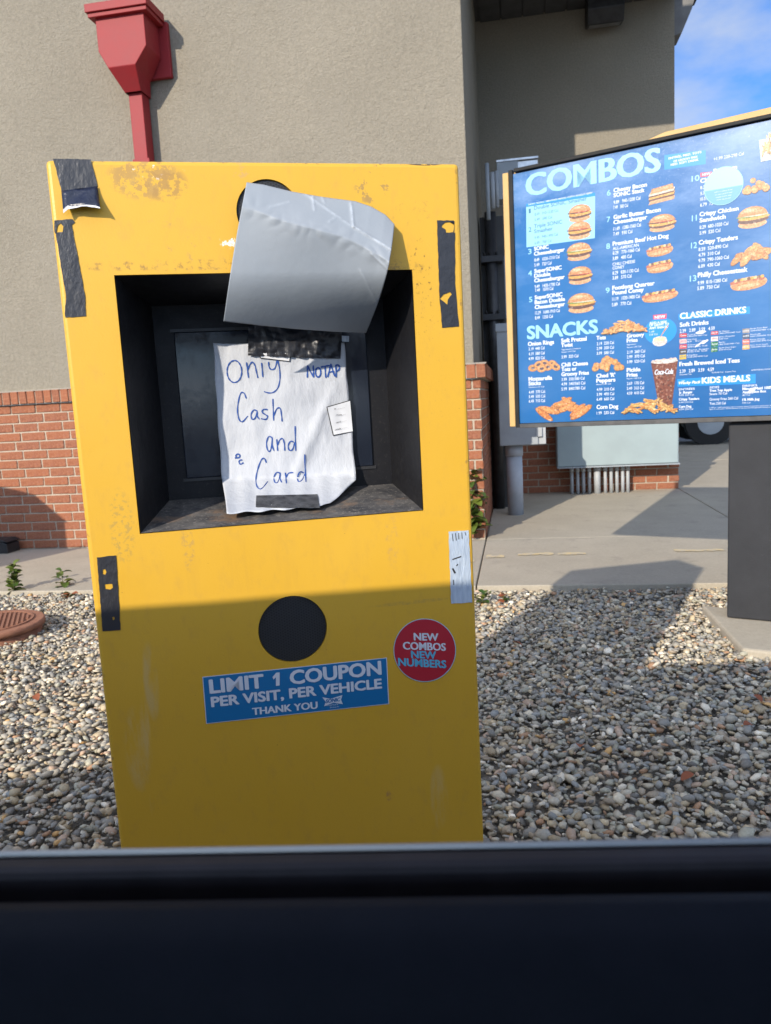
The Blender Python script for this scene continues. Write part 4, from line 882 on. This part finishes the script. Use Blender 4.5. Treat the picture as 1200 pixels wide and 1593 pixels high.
# top left wide tape: flat part, then a lifted dark end with a torn white edge
tape([[(83, 247), (142, 248), (152, 290), (96, 297)]], 'tape_strip', 'wide black tape folded over the top left corner', th=.0009)
q = MB(); rowsN = 9
for j in range(6):
    t = j/5
    for i in range(rowsN):
        s_ = i/(rowsN-1); x = 96+(152-96)*s_+(3+1*s_)*t; yb = 326-6*math.sin(s_*2.6)-(1-s_)*0+(5 if s_ < .12 else 0); y0_ = 297-7*s_; y = y0_+(yb-y0_)*t
        q.v.append(K.at(x, y, -.0014-.019*t**1.5*(.6+.4*s_)-.002*math.sin(s_*9+t*3)))
for j in range(5):
    for i in range(rowsN-1): q.f.append([j*rowsN+i, j*rowsN+i+1, (j+1)*rowsN+i+1, (j+1)*rowsN+i]); q.sm.append(True)
o = q.build('tape_loose_end', m_tape_bend, kio, fix=False); o['label'] = 'loose dark end of the wide tape lifting off the panel'
sm_ = o.modifiers.new('s', 'SOLIDIFY'); sm_.thickness = .0008
q2 = MB()
for i in range(rowsN):
    p_ = q.v[5*rowsN+i]; q2.v.append((p_[0], p_[1]-.0006, p_[2]+random.uniform(.0004, .002)+(.003 if i < 2 else 0))); q2.v.append((p_[0], p_[1]-.0012, p_[2]-random.uniform(.0008, .0022)))
for i in range(rowsN-1): q2.f.append([2*i, 2*i+1, 2*i+3, 2*i+2]); q2.sm.append(False)
q2.build('torn_white_edge', m_white_edge, kio, fix=False)
# blue sticker
def sticker_text(lst, mm, v_=-.0019):
    q = MB()
    for t_, x0, y0_, x1, y1_, cap, bo in lst: put_text(q, K, v_, t_, x0, y0_, x1, cap, bo, 0., y1_)
    q.build('sticker_lettering', mm, kio, fix=False)
fill2d([[(315, 1053), (602, 1023), (605.5, 1095), (321, 1126)]], K, -.0004, .0006, 'coupon_sticker_border', m_whitepr, kio)
o = fill2d([[(316.3, 1054), (601, 1024), (604.3, 1094.3), (322, 1125)]], K, -.0011, .0003, 'coupon_sticker', m_bluest, kio); o['label'] = 'blue rectangular coupon sticker with white lettering'
def s5(x, y): return 300+x/2.609, 900+y/2.609
def sx5(t_, x0, y0_, x1, y1_, cap, bo): a_, b_ = s5(x0, y0_), s5(x1, y1_); return (t_, a_[0], a_[1], b_[0], b_[1], cap/2.609, bo)
sticker_text([sx5('LIMIT', 72, 466, 288, 441.7, 55, .04), sx5('COUPON', 398, 429.3, 765, 388, 55, .04), sx5('PER VISIT, PER VEHICLE', 78, 521, 767, 444, 40, .035), sx5('THANK YOU', 244, 554, 507, 527, 29, .03)], m_whitepr)
q = MB(); q.add([K.at(*s5(x, y), -.00215) for x, y in ((324, 400), (339, 382), (353, 381), (353, 434), (338, 436), (338, 401), (328, 410))], [(0, 1, 2, 5, 6), (2, 3, 4, 5)]); q.build('sticker_lettering', m_whitepr, kio, fix=False)
# small bow tie shaped logo with tiny lettering
q = MB(); q.add([K.at(*s5(x, y), -.0019) for x, y in ((526, 482), (560, 488), (608, 473), (602, 492), (610, 510), (572, 504), (534, 518), (540, 500))], [list(range(8))]); q.build('sticker_logo', m_whitepr, kio, fix=False)
q = MB(); put_text(q, K, -.0024, 'SONIC', *s5(540, 506), s5(600, 500)[0], 15/2.609, .03, .2, s5(600, 497)[1]); q.build('logo_lettering', m_bluest, kio, fix=False)
sticker_text([sx5("America's", 540, 518, 590, 513, 6, .0), sx5('Drive-In', 558, 526, 594, 522, 5, .0)], m_whitepr)
# round red sticker
rc = K.at(661, 1011.5); 
def ringpx(r_): return [(661+r_*math.cos(t)*.985, 1011.5+r_*math.sin(t)) for t in [k*2*math.pi/64 for k in range(64)]]
fill2d([ringpx(49.2)], K, -.0004, .0006, 'round_sticker_border', m_paleb, kio)
o = fill2d([ringpx(48.2)], K, -.0011, .0003, 'round_sticker', m_redst, kio); o['label'] = 'round red sticker announcing new combos and numbers'
sticker_text([sx5('NEW', 899, 250, 997, 252, 29, .045), sx5('COMBOS', 855, 287, 1027, 293, 31, .045)], m_whitepr)
sticker_text([sx5('NEW', 888, 322, 988, 325, 29, .045), sx5('NUMBERS', 836, 353, 1029, 363, 31, .045)], m_cyanpr)

# ------------------------------------------------------------------ handwritten note taped on the screen
note = K.empty('paper_note', 'crumpled white paper note with blue handwriting taped over the kiosk screen', 'note', (-.32, RD, iB))
def lerp(a_, b_, t): return a_+(b_-a_)*t
def pl(lst, t):
    for (t0_, v0), (t1_, v1) in zip(lst, lst[1:]):
        if t <= t1_: return lerp(v0, v1, (t-t0_)/(t1_-t0_))
    return lst[-1][1]
def paper_v(x, y):
    s_, t = (x-332)/212., (y-533)/265.
    d_ = .168-.004*math.sin(s_*3.1)
    d_ += .0045*noise.noise(Vector((x*.012, y*.016, 1)))+.0028*noise.noise(Vector((x*.030, y*.022, 5)))+.0011*noise.noise(Vector((x*.09, y*.05, 9)))
    c1 = (x-515)+.42*(y-610); d_ -= .0050*math.exp(-(c1/9)**2)*min(1, max(0, (y-590)/50))     # long fold at the right
    d_ -= .004*math.exp(-((x-395)-(y-640)*.5)**2/900)*max(0, 1-abs(y-700)/70)
    k = max(0, (x-500)/50)*max(0, (y-690)/60); d_ -= .014*k*k
    if x < 352 and y < 552: d_ -= .006*(1-(x-332)/20)*(1-(y-533)/20)
    yb = 767-(x-352)*.037; yf = 819-(x-352)*.042; k2 = (y-yb+26)/(yf-yb+26)
    if k2 > 0: d_ = min(d_, d_-.0, .172-.205*k2**1.15+.002*math.sin(x*.21))
    return d_
LX = [(0, 332), (.4, 338), (.75, 344.5), (1, 353)]; RX = [(0, 536), (.3, 541), (.7, 549), (1, 554)]
GN, GM = 60, 76; q = MB()
for j in range(GM+1):
    t = j/GM
    for i in range(GN+1):
        s_ = i/GN; yt = 534-2.5*s_+1.4*math.sin(s_*8); yb = pl([(0, 799), (.35, 794), (.72, 788), (.80, 783), (1, 747)], s_)+1.2*math.sin(s_*31)
        y = lerp(yt, yb, t); x = lerp(pl(LX, t), pl(RX, t), s_)+(0 if 0 < i < GN else .6*math.sin(t*22))
        q.v.append(K.at(x, y, paper_v(x, y)))
for j in range(GM):
    for i in range(GN): q.f.append([j*(GN+1)+i, j*(GN+1)+i+1, (j+1)*(GN+1)+i+1, (j+1)*(GN+1)+i]); q.sm.append(True)
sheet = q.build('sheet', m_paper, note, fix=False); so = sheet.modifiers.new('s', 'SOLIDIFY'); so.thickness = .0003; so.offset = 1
q = MB(); q.add([K.at(515, 784, .150), K.at(553, 748, .148), K.at(533, 747, .143), K.at(522, 765, .142)], [(0, 1, 2, 3)]); q.build('folded_corner', m_paper, note, fix=False)
def z3(x, y): return 310+x/4.138, 500+y/4.138
def stroke(mb_, pts, w_=.0010, dz=.0011):
    P = [z3(*p_) for p_ in pts]; Q = []
    # Catmull-Rom smoothing
    ext = [P[0]]+P+[P[-1]]
    for i in range(1, len(ext)-2):
        p0, p1, p2, p3 = [np.array(ext[i+k]) for k in (-1, 0, 1, 2)]
        for t in (np.linspace(0, 1, 6, endpoint=False)): Q.append(.5*((2*p1)+(-p0+p2)*t+(2*p0-5*p1+4*p2-p3)*t*t+(-p0+3*p1-3*p2+p3)*t**3))
    Q.append(np.array(P[-1])); W3 = [Vector(K.at(x, y, paper_v(x, y)-dz)) for x, y in Q]
    for i in range(len(W3)-1):
        a_, b_ = W3[i], W3[i+1]; d_ = b_-a_
        if d_.length < 1e-6: continue
        s_ = Vector((-d_.z, 0, d_.x)).normalized()*w_*(1+.25*math.sin(i*.9)); ex = d_.normalized()*w_*.5
        mb_.add([a_-s_-ex, b_-s_+ex, b_+s_+ex, a_+s_-ex], [(0, 1, 2, 3)])
def ell_(cx, cy, rx, ry, t0_=-2.0, n_=14): return [(cx+rx*math.cos(t0_+2*math.pi*k/n_), cy+ry*math.sin(t0_+2*math.pi*k/n_)) for k in range(n_+1)]
words = {
 'only': [ell_(227, 322, 47, 71), [(305, 265), (311, 310), (318, 362)], [(313, 312), (328, 275), (345, 262), (360, 285), (368, 320), (378, 362)], [(402, 268), (406, 310), (410, 357)], [(447, 262), (450, 292), (465, 310), (488, 300), (500, 255)], [(506, 250), (518, 310), (520, 370), (508, 425), (480, 455), (448, 460), (420, 452)]],
 'cash': [[(303, 495), (290, 463), (268, 462), (252, 520), (247, 580), (258, 632), (280, 645), (312, 610)], [(374, 578), (352, 570), (334, 600), (342, 630), (360, 622), (373, 585), (375, 612), (387, 628)], [(440, 568), (415, 566), (405, 582), (420, 596), (440, 610), (430, 630), (400, 626)], [(475, 500), (477, 570), (480, 637)], [(482, 605), (500, 562), (522, 560), (530, 600), (534, 642)]],
 'and': [[(470, 748), (448, 742), (434, 780), (440, 825), (455, 836), (467, 800), (470, 750), (472, 800), (482, 832)], [(500, 760), (503, 800), (506, 832)], [(506, 795), (520, 762), (538, 755), (548, 785), (551, 830)], [(606, 775), (588, 772), (573, 800), (580, 828), (600, 825), (615, 780)], [(618, 675), (619, 750), (622, 832)]],
 'card': [[(432, 908), (420, 882), (400, 892), (378, 950), (366, 1010), (372, 1060), (395, 1080), (420, 1060), (442, 1030)], [(522, 978), (500, 972), (482, 1002), (488, 1036), (506, 1036), (519, 1000), (521, 975), (523, 1015), (532, 1036)], [(555, 975), (559, 1010), (562, 1042)], [(560, 1008), (575, 978), (605, 973)], [(672, 975), (650, 968), (634, 1000), (640, 1030), (662, 1022), (680, 985)], [(680, 858), (682, 940), (688, 1032)]],
 'no_tap': [[(697, 360), (697, 320), (698, 285)], [(698, 285), (718, 325), (737, 358)], [(737, 358), (736, 320), (735, 285)], ell_(766, 328, 17, 30), [(785, 294), (810, 288), (838, 284)], [(812, 290), (813, 330), (816, 362)], [(828, 357), (838, 315), (848, 274)], [(848, 274), (860, 315), (873, 352)], [(836, 328), (850, 324), (868, 322)], [(882, 358), (881, 320), (880, 281)], [(880, 283), (896, 280), (904, 296), (897, 314), (883, 322)]],
 'mark': [ell_(250, 866, 13, 12, 0), [(232, 880), (240, 878), (246, 880)], [(276, 892), (262, 894), (257, 908), (268, 919), (284, 910)]],
}
for k_, ss in words.items():
    q = MB()
    for s_ in ss: stroke(q, s_, .00105 if k_ != 'no_tap' else .00125)
    q.build('handwriting', m_ink, note, fix=False)
# white label sticker wrapped over the right edge, top label sticker, tapes
def note_patch(px, name, mm, dz, n1=10, n2=8, wr=0., th=None):
    """quad of pixels (tl,tr,br,bl) laid over the paper"""
    q = MB()
    for j in range(n2+1):
        for i in range(n1+1):
            s_, t = i/n1, j/n2; x = lerp(lerp(px[0][0], px[1][0], s_), lerp(px[3][0], px[2][0], s_), t); y = lerp(lerp(px[0][1], px[1][1], s_), lerp(px[3][1], px[2][1], s_), t)
            q.v.append(K.at(x, y, paper_v(x, y)-dz-(wr*noise.noise(Vector((x*.11, y*.13, 3)))-.5*wr*noise.noise(Vector((x*.25, y*.3, 8))) if wr else 0)))
    for j in range(n2):
        for i in range(n1): q.f.append([j*(n1+1)+i, j*(n1+1)+i+1, (j+1)*(n1+1)+i+1, (j+1)*(n1+1)+i]); q.sm.append(True)
    return q.build(name, mm, note, fix=False)
note_patch([z3(820, 550), z3(968, 507), z3(985, 710), z3(862, 737)], 'label_sticker_border', m_blackink, .0020)
o = note_patch([z3(826, 554), z3(972, 511), z3(989, 707), z3(867, 730)], 'label_sticker', m_label, .0027); o['label'] = 'small white date label with a black border stuck on the right edge of the note'
q = MB()
for k, w_ in enumerate(('Item ..........', 'Prep/Time .....', 'Discard ........', 'Initials ........')):
    x0, y0_ = z3(842+k*8, 574+k*44); x1, y1_ = z3(938+k*5, 556+k*42); put_text(q, K, paper_v((x0+x1)/2, y0_)-.0044, w_, x0, y0_, x1, 2.6, .0, 0., y1_)
q.build('label_lettering', m_blackink, note, fix=False)
note_patch([z3(388, 200), z3(592, 205), z3(585, 260), z3(392, 238)], 'label_sticker_border', m_blackink, .0020)
note_patch([z3(393, 200), z3(588, 205), z3(580, 255), z3(397, 233)], 'label_sticker', m_label, .0027)
o = note_patch([(387, 505), (532, 516), (530, 558), (386, 553)], 'tape_strip', m_tape, .0052, 40, 14, .006); o['label'] = 'wrinkled wide black tape over the top of the note'
o = note_patch([z3(368, 1120), z3(762, 1112), z3(778, 1200), z3(365, 1195)], 'tape_strip', m_tape, .0048, 40, 10, .006); o['label'] = 'wrinkled grey black tape holding the bottom of the note'
note_patch([z3(918, 92), z3(966, 94), z3(964, 132), z3(920, 130)], 'blue_tab', m_duct, .003, 3, 3)

# ------------------------------------------------------------------ loose grey sheet hanging over the recess
fl = K.empty('loose_sheet', 'grey plastic sheet peeling off the kiosk and curling over the top of the recess', 'sheet', (-.3, 0, 1.2))
TP = [(0, (384, 283.5)), (.12, (410, 287)), (.3, (455, 298)), (.5, (500, 306)), (.7, (553, 313)), (.82, (577, 321)), (.92, (600, 334)), (1, (614, 349))]
BT_ = [(0, (348, 500)), (.25, (402, 506)), (.5, (462, 512)), (.75, (520, 516)), (1, (570, 518))]
def pl2(L_, t):
    for (t0_, p0), (t1_, p1) in zip(L_, L_[1:]):
        if t <= t1_+1e-9: k = (t-t0_)/(t1_-t0_); return (lerp(p0[0], p1[0], k), lerp(p0[1], p1[1], k))
    return L_[-1][1]
NS, NT = 120, 120; q = MB(); cz = []
for j in range(NT+1):
    t = j/NT
    for i in range(NS+1):
        s_ = i/NS; a_, b_ = pl2(TP, s_), pl2(BT_, s_)
        x, y = lerp(a_[0], b_[0], t), lerp(a_[1], b_[1], t)
        x += 8*math.sin(math.pi*t)*(s_**3)-2*math.sin(math.pi*t)*((1-s_)**3)
        crease = .17+.17*s_+.02*math.sin(s_*9)*s_
        top = .010+.024*s_**1.6; pk = top+.020+.006*math.sin(s_*5)
        if t < crease: e_ = .004+(pk-.004)*(t/crease)
        else: e_ = .004+(pk-.004)*(1-(t-crease)/(1-crease))**1.25-(.046+.062*s_)*max(0., min(1., (y-422)/96))**1.9
        e_ += .016*s_**4*(1-t)+.0022*noise.noise(Vector((s_*2.4, t*2.2, 2)))
        w1 = math.exp(-((t-crease)/.07)**2); rd = abs(noise.noise(Vector((s_*11, t*9, 4))))
        e_ += .0035*w1*(rd-.2)
        # sharp small creases near the top edge
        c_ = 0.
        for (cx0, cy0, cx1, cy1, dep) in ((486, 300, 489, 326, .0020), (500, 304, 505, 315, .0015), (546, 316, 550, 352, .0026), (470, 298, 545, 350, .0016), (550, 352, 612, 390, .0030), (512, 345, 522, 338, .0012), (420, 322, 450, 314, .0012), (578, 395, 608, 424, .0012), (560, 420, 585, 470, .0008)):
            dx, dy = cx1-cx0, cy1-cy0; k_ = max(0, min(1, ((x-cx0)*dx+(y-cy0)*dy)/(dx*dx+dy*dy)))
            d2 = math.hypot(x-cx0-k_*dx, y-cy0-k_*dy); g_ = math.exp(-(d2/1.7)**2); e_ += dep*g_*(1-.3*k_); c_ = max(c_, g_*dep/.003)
        q.v.append(K.at(x, y, -e_)); cz.append(c_)
for j in range(NT):
    for i in range(NS): q.f.append([j*(NS+1)+i, j*(NS+1)+i+1, (j+1)*(NS+1)+i+1, (j+1)*(NS+1)+i]); q.sm.append(True)
o = q.build('sheet', m_flap, fl, fix=False)
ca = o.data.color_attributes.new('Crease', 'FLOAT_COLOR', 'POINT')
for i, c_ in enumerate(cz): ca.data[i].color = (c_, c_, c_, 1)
so = o.modifiers.new('s', 'SOLIDIFY'); so.thickness = .0006; so.offset = 1

# ------------------------------------------------------------------ rusty access cover on its pipe
cvu = gnd(0, 982, .04)
ce = W.empty('access_cover', 'round rusty iron access cover standing out of the gravel at the left edge', 'cover', (0, 0, 0))
eR = gnd(67, 968, .035); eB = gnd(0, 1000, .035)
cr = .235; cc = (eR[0]-cr*1.08, eR[1]+.02)
MB().tube([(cc[0], cc[1], -.1), (cc[0], cc[1], .013)], cr-.016, 48).build('pipe', m_rust, ce)
MB().tube([(cc[0], cc[1], .014), (cc[0], cc[1], .034), (cc[0], cc[1], .040)], [cr, cr, cr-.006], 56).build('lid', m_rust, ce)
q = MB()
for k in range(-8, 9):
    x = k*.020; hl = math.sqrt(max(0, .165**2-x*x))
    if hl > .03: q = MB(); a_ = R(22); c_, s_ = math.cos(a_), math.sin(a_)
    else: continue
    P = []
    for zz in (.0405, .047):
        for (px_, py_) in ((x-.005, -hl), (x+.005, -hl), (x+.005, hl), (x-.005, hl)): P.append((cc[0]+px_*c_-py_*s_, cc[1]+px_*s_+py_*c_, zz))
    q.add(P, [(0, 3, 2, 1), (4, 5, 6, 7), (0, 1, 5, 4), (1, 2, 6, 5), (2, 3, 7, 6), (3, 0, 4, 7)]).build('rib', m_rust, ce)
q = MB(); n_ = 56; P = []; F_ = []
for (r_, z) in ((.176, .0405), (.176, .046), (.188, .046), (.188, .0405)):
    for k in range(n_): P.append((cc[0]+r_*math.cos(2*math.pi*k/n_), cc[1]+r_*math.sin(2*math.pi*k/n_), z))
for i in range(3):
    for k in range(n_): F_.append((i*n_+k, i*n_+(k+1) % n_, (i+1)*n_+(k+1) % n_, (i+1)*n_+k))
q.add(P, F_).build('raised_ring', m_rust, ce)

# ------------------------------------------------------------------ weeds
def leaf_mesh(L_, w_, k):
    r = random.Random(k); q = MB(); n_ = 6; P = []
    for i in range(n_+1):
        t = i/n_; wd = w_*math.sin(math.pi*min(1, t*.92+.05))**.8; z = .25*L_*math.sin(t*1.7)-.12*L_*t*t
        P += [(-wd, t*L_, z+wd*.35), (0, t*L_, z), (wd, t*L_, z+wd*.35)]
    for i in range(n_):
        a_ = i*3; q.f += [[a_, a_+1, a_+4, a_+3], [a_+1, a_+2, a_+5, a_+4]]; q.sm += [True, True]
    q.v = P; o = q.build('leaf', m_leaf, None, fix=False); me = o.data; bpy.data.objects.remove(o); return me
lm = [leaf_mesh(.060, .021, k) for k in range(3)]
lm_dry = lm[0].copy(); lm_dry.materials.clear(); lm_dry.materials.append(m_leafdry)
def weed(x, y, z, h, n_, sc, lab, lean=(0, 0), dry=False, spread=.03, name='weed'):
    root = W.empty(name, lab, 'plant', (x, y, z), 'weeds along the wall and pavement'); root['_off'] = [0, 0, 0]
    pts = [(lean[0]*(t**1.3)*h, lean[1]*(t**1.3)*h, t*h) for t in [k/5 for k in range(6)]]
    MB().tube(pts, [.003-.0004*k for k in range(6)], 6).build('stem', m_stem, root)
    for k in range(n_):
        t = .1+.9*k/(n_-1) if n_ > 1 else .8; a_ = k*2.4+random.uniform(-.4, .4)
        me = lm[k % 3] if not (dry and k % 2) else lm_dry
        o = link('leaf', me, None, root); o.location = (lean[0]*(t**1.3)*h+random.uniform(-spread, spread)*.3, lean[1]*(t**1.3)*h, t*h); s_ = sc*random.uniform(.8, 1.25)*(1.1-.35*t)
        o.scale = (s_, s_, s_); o.rotation_euler = (random.uniform(-.5, .4), random.uniform(-.4, .4), a_)
g_ = gnd(20, 917); weed(g_[0]+.02, g_[1]-.03, -.03, .18, 40, .85, 'bushy green weed at the pavement edge left of the kiosk', (.1, 0))
g_ = gnd(103, 906); weed(g_[0]+.03, g_[1]-.10, -.03, .12, 12, 1.0, 'small pale green weed close to the left side of the kiosk', (-.1, 0))
g_ = gnd(2, 905); weed(g_[0]-.02, g_[1]-.05, -.03, .10, 5, .9, 'tiny low weed at the very left edge of the gravel', (.0, 0))
g_ = gnd(110, 922); weed(g_[0], g_[1]-.04, -.03, .035, 8, .8, 'flat yellowish weed creeping over the gravel by the pavement', (.6, 0), dry=True)
g_ = gnd(742, 838); weed(g_[0]-.02, g_[1]-.02, -.0, .44, 60, 1.75, 'tall leafy vine climbing the brick corner right of the kiosk', (.0, .05), spread=.08, name='vine')
g_ = gnd(748, 932); weed(g_[0], g_[1], -.03, .06, 14, .7, 'low dark green weed behind the duct taped edge of the kiosk', (.5, 0))
g_ = gnd(782, 926); weed(g_[0], g_[1], -.03, .03, 7, .7, 'withered reddish weed at the pavement edge', (.3, 0), dry=True)

for (x, y, rz) in ((1185, 1093, .3), (1172, 1130, 1.9), (985, 922, 2.2), (1010, 975, 4.0), (812, 1005, 1.0), (60, 1090, .6), (1060, 1215, 5.0), (905, 1160, 2.8)):
    g_ = gnd(x, y, -.012); o = link('dead_leaf', lm_dry, None); o.location = (g_[0], g_[1], -.010); o.rotation_euler = (.15, random.uniform(-.4, .4), rz); o.scale = (.62, .62, .62)
    label(o, 'small curled reddish brown dead leaf lying on the gravel', 'leaf', 'dead leaves scattered on the gravel')

# ------------------------------------------------------------------ unseen block, added and shaped to throw the shadow on the brick wall
nc = W.empty('unseen_shadow_block', 'unseen grey block with a sloping top, added to cast the shadow on the brick wall', 'cabinet', (-3.6, 3.85, 0)); nc['_off'] = [0, 0, 0]
MB().prism([(-.9, -.05), (.15, -.05), (.15, 1.13), (.14, 1.145), (-.9, 1.47)], 1, -.04, .38).build('body', m_grey, nc, bevel=.01)
MB().prism([(-.93, 1.482), (.145, 1.147), (.155, 1.157), (-.93, 1.50)], 1, -.06, .40).build('lid', m_grey, nc)
MB().box(-.3, .3, -.06, -.042, .1, .95).build('door', m_grey, nc)

# ------------------------------------------------------------------ the car the picture is taken from
CF = Frame((0, .30), -3.6)
car = CF.empty('car', 'car door with dark blue trim and window sill along the bottom edge of the picture', 'car')
SZ = .7435
MB().box(-2.4, 1.3, .0362, .0400, SZ-.030, SZ).build('belt_trim', m_chrome, car, bevel=.002)
MB().box(-2.4, 1.3, .022, .0355, SZ-.060, SZ-.001).build('outer_weatherstrip', m_rubber, car, bevel=.004)
MB().box(-2.4, 1.3, .009, .0215, SZ-.085, SZ-.016).build('window_slot', m_tire, car)
prof = [(.0085, SZ-.10), (.0085, SZ-.012), (.004, SZ-.004), (-.004, SZ-.003), (-.016, SZ-.010), (-.028, SZ-.024), (-.037, SZ-.045), (-.043, SZ-.08), (-.046, SZ-.20), (-.05, SZ-.60), (.0, SZ-.60)]
q = MB(); n_ = len(prof)
q.add([(-2.4, a_, b_) for a_, b_ in prof]+[(1.3, a_, b_) for a_, b_ in prof], [(i, (i+1) % n_, (i+1) % n_+n_, i+n_) for i in range(n_)], smooth=True)
q.build('door_trim', m_panel, car)
MB().prism([(.044, SZ-.035), (.10, SZ-.10), (.12, SZ-.35), (.09, SZ-.62), (-.06, SZ-.62), (-.06, SZ-.60), (.02, SZ-.60), (.02, SZ-.10)], 0, -2.6, 1.6).build('door_skin', m_carpaint, car)
# roof: its far edge throws the shadow line over the kiosk and the gravel
prof = [(-3.1, .78), (-2.35, .89), (-1.95, .93), (-1.65, 1.02), (-1.35, 1.13), (-1.15, 1.192), (-1.06, 1.208), (-.95, 1.220), (-.83, 1.236), (-.69, 1.253), (-.6, 1.264), (-.45, 1.276), (-.2, 1.280), (.2, 1.275), (.6, 1.23), (.9, 1.12), (1.5, .84)]
q = MB(); n_ = len(prof); P = []
for (vv_, dz) in ((-.252, 0), (-.30, .012), (-1.4, .03), (-1.4, 0.0), (-.30, -.03)):
    P += [(u_, vv_, z_+dz) for u_, z_ in prof]
F_ = []
for r_ in range(5):
    r2 = (r_+1) % 5
    for i in range(n_-1): F_.append((r_*n_+i, r_*n_+i+1, r2*n_+i+1, r2*n_+i))
q.add(P, F_, smooth=False).build('roof', m_carpaint, car)
MB().box(-2.6, 1.6, -1.75, -1.45, -.12, .80).build('far_side_body', m_carpaint, car)
MB().add([(-2.6, -1.44, -.05), (1.6, -1.44, -.05), (1.6, 0.0, -.05), (-2.6, 0.0, -.05)], [(0, 1, 2, 3)]).build('floor_pan', m_tire, car)
for (u0, ut, z0, z1_) in ((1.25, .62, SZ-.05, 1.24), (-1.75, -1.62, SZ-.05, 1.13)):
    MB().add([(u0, .02, z0), (u0+.09, .02, z0), (ut+.07, -.262, z1_), (ut-.02, -.262, z1_), (u0, -.03, z0), (u0+.09, -.03, z0), (ut+.07, -.31, z1_), (ut-.02, -.31, z1_)],
             [(0, 1, 2, 3), (4, 7, 6, 5), (0, 4, 5, 1), (1, 5, 6, 2), (2, 6, 7, 3), (3, 7, 4, 0)]).build('pillar', m_dark, car)

for o in bpy.data.objects:
    if '_off' in o: del o['_off']
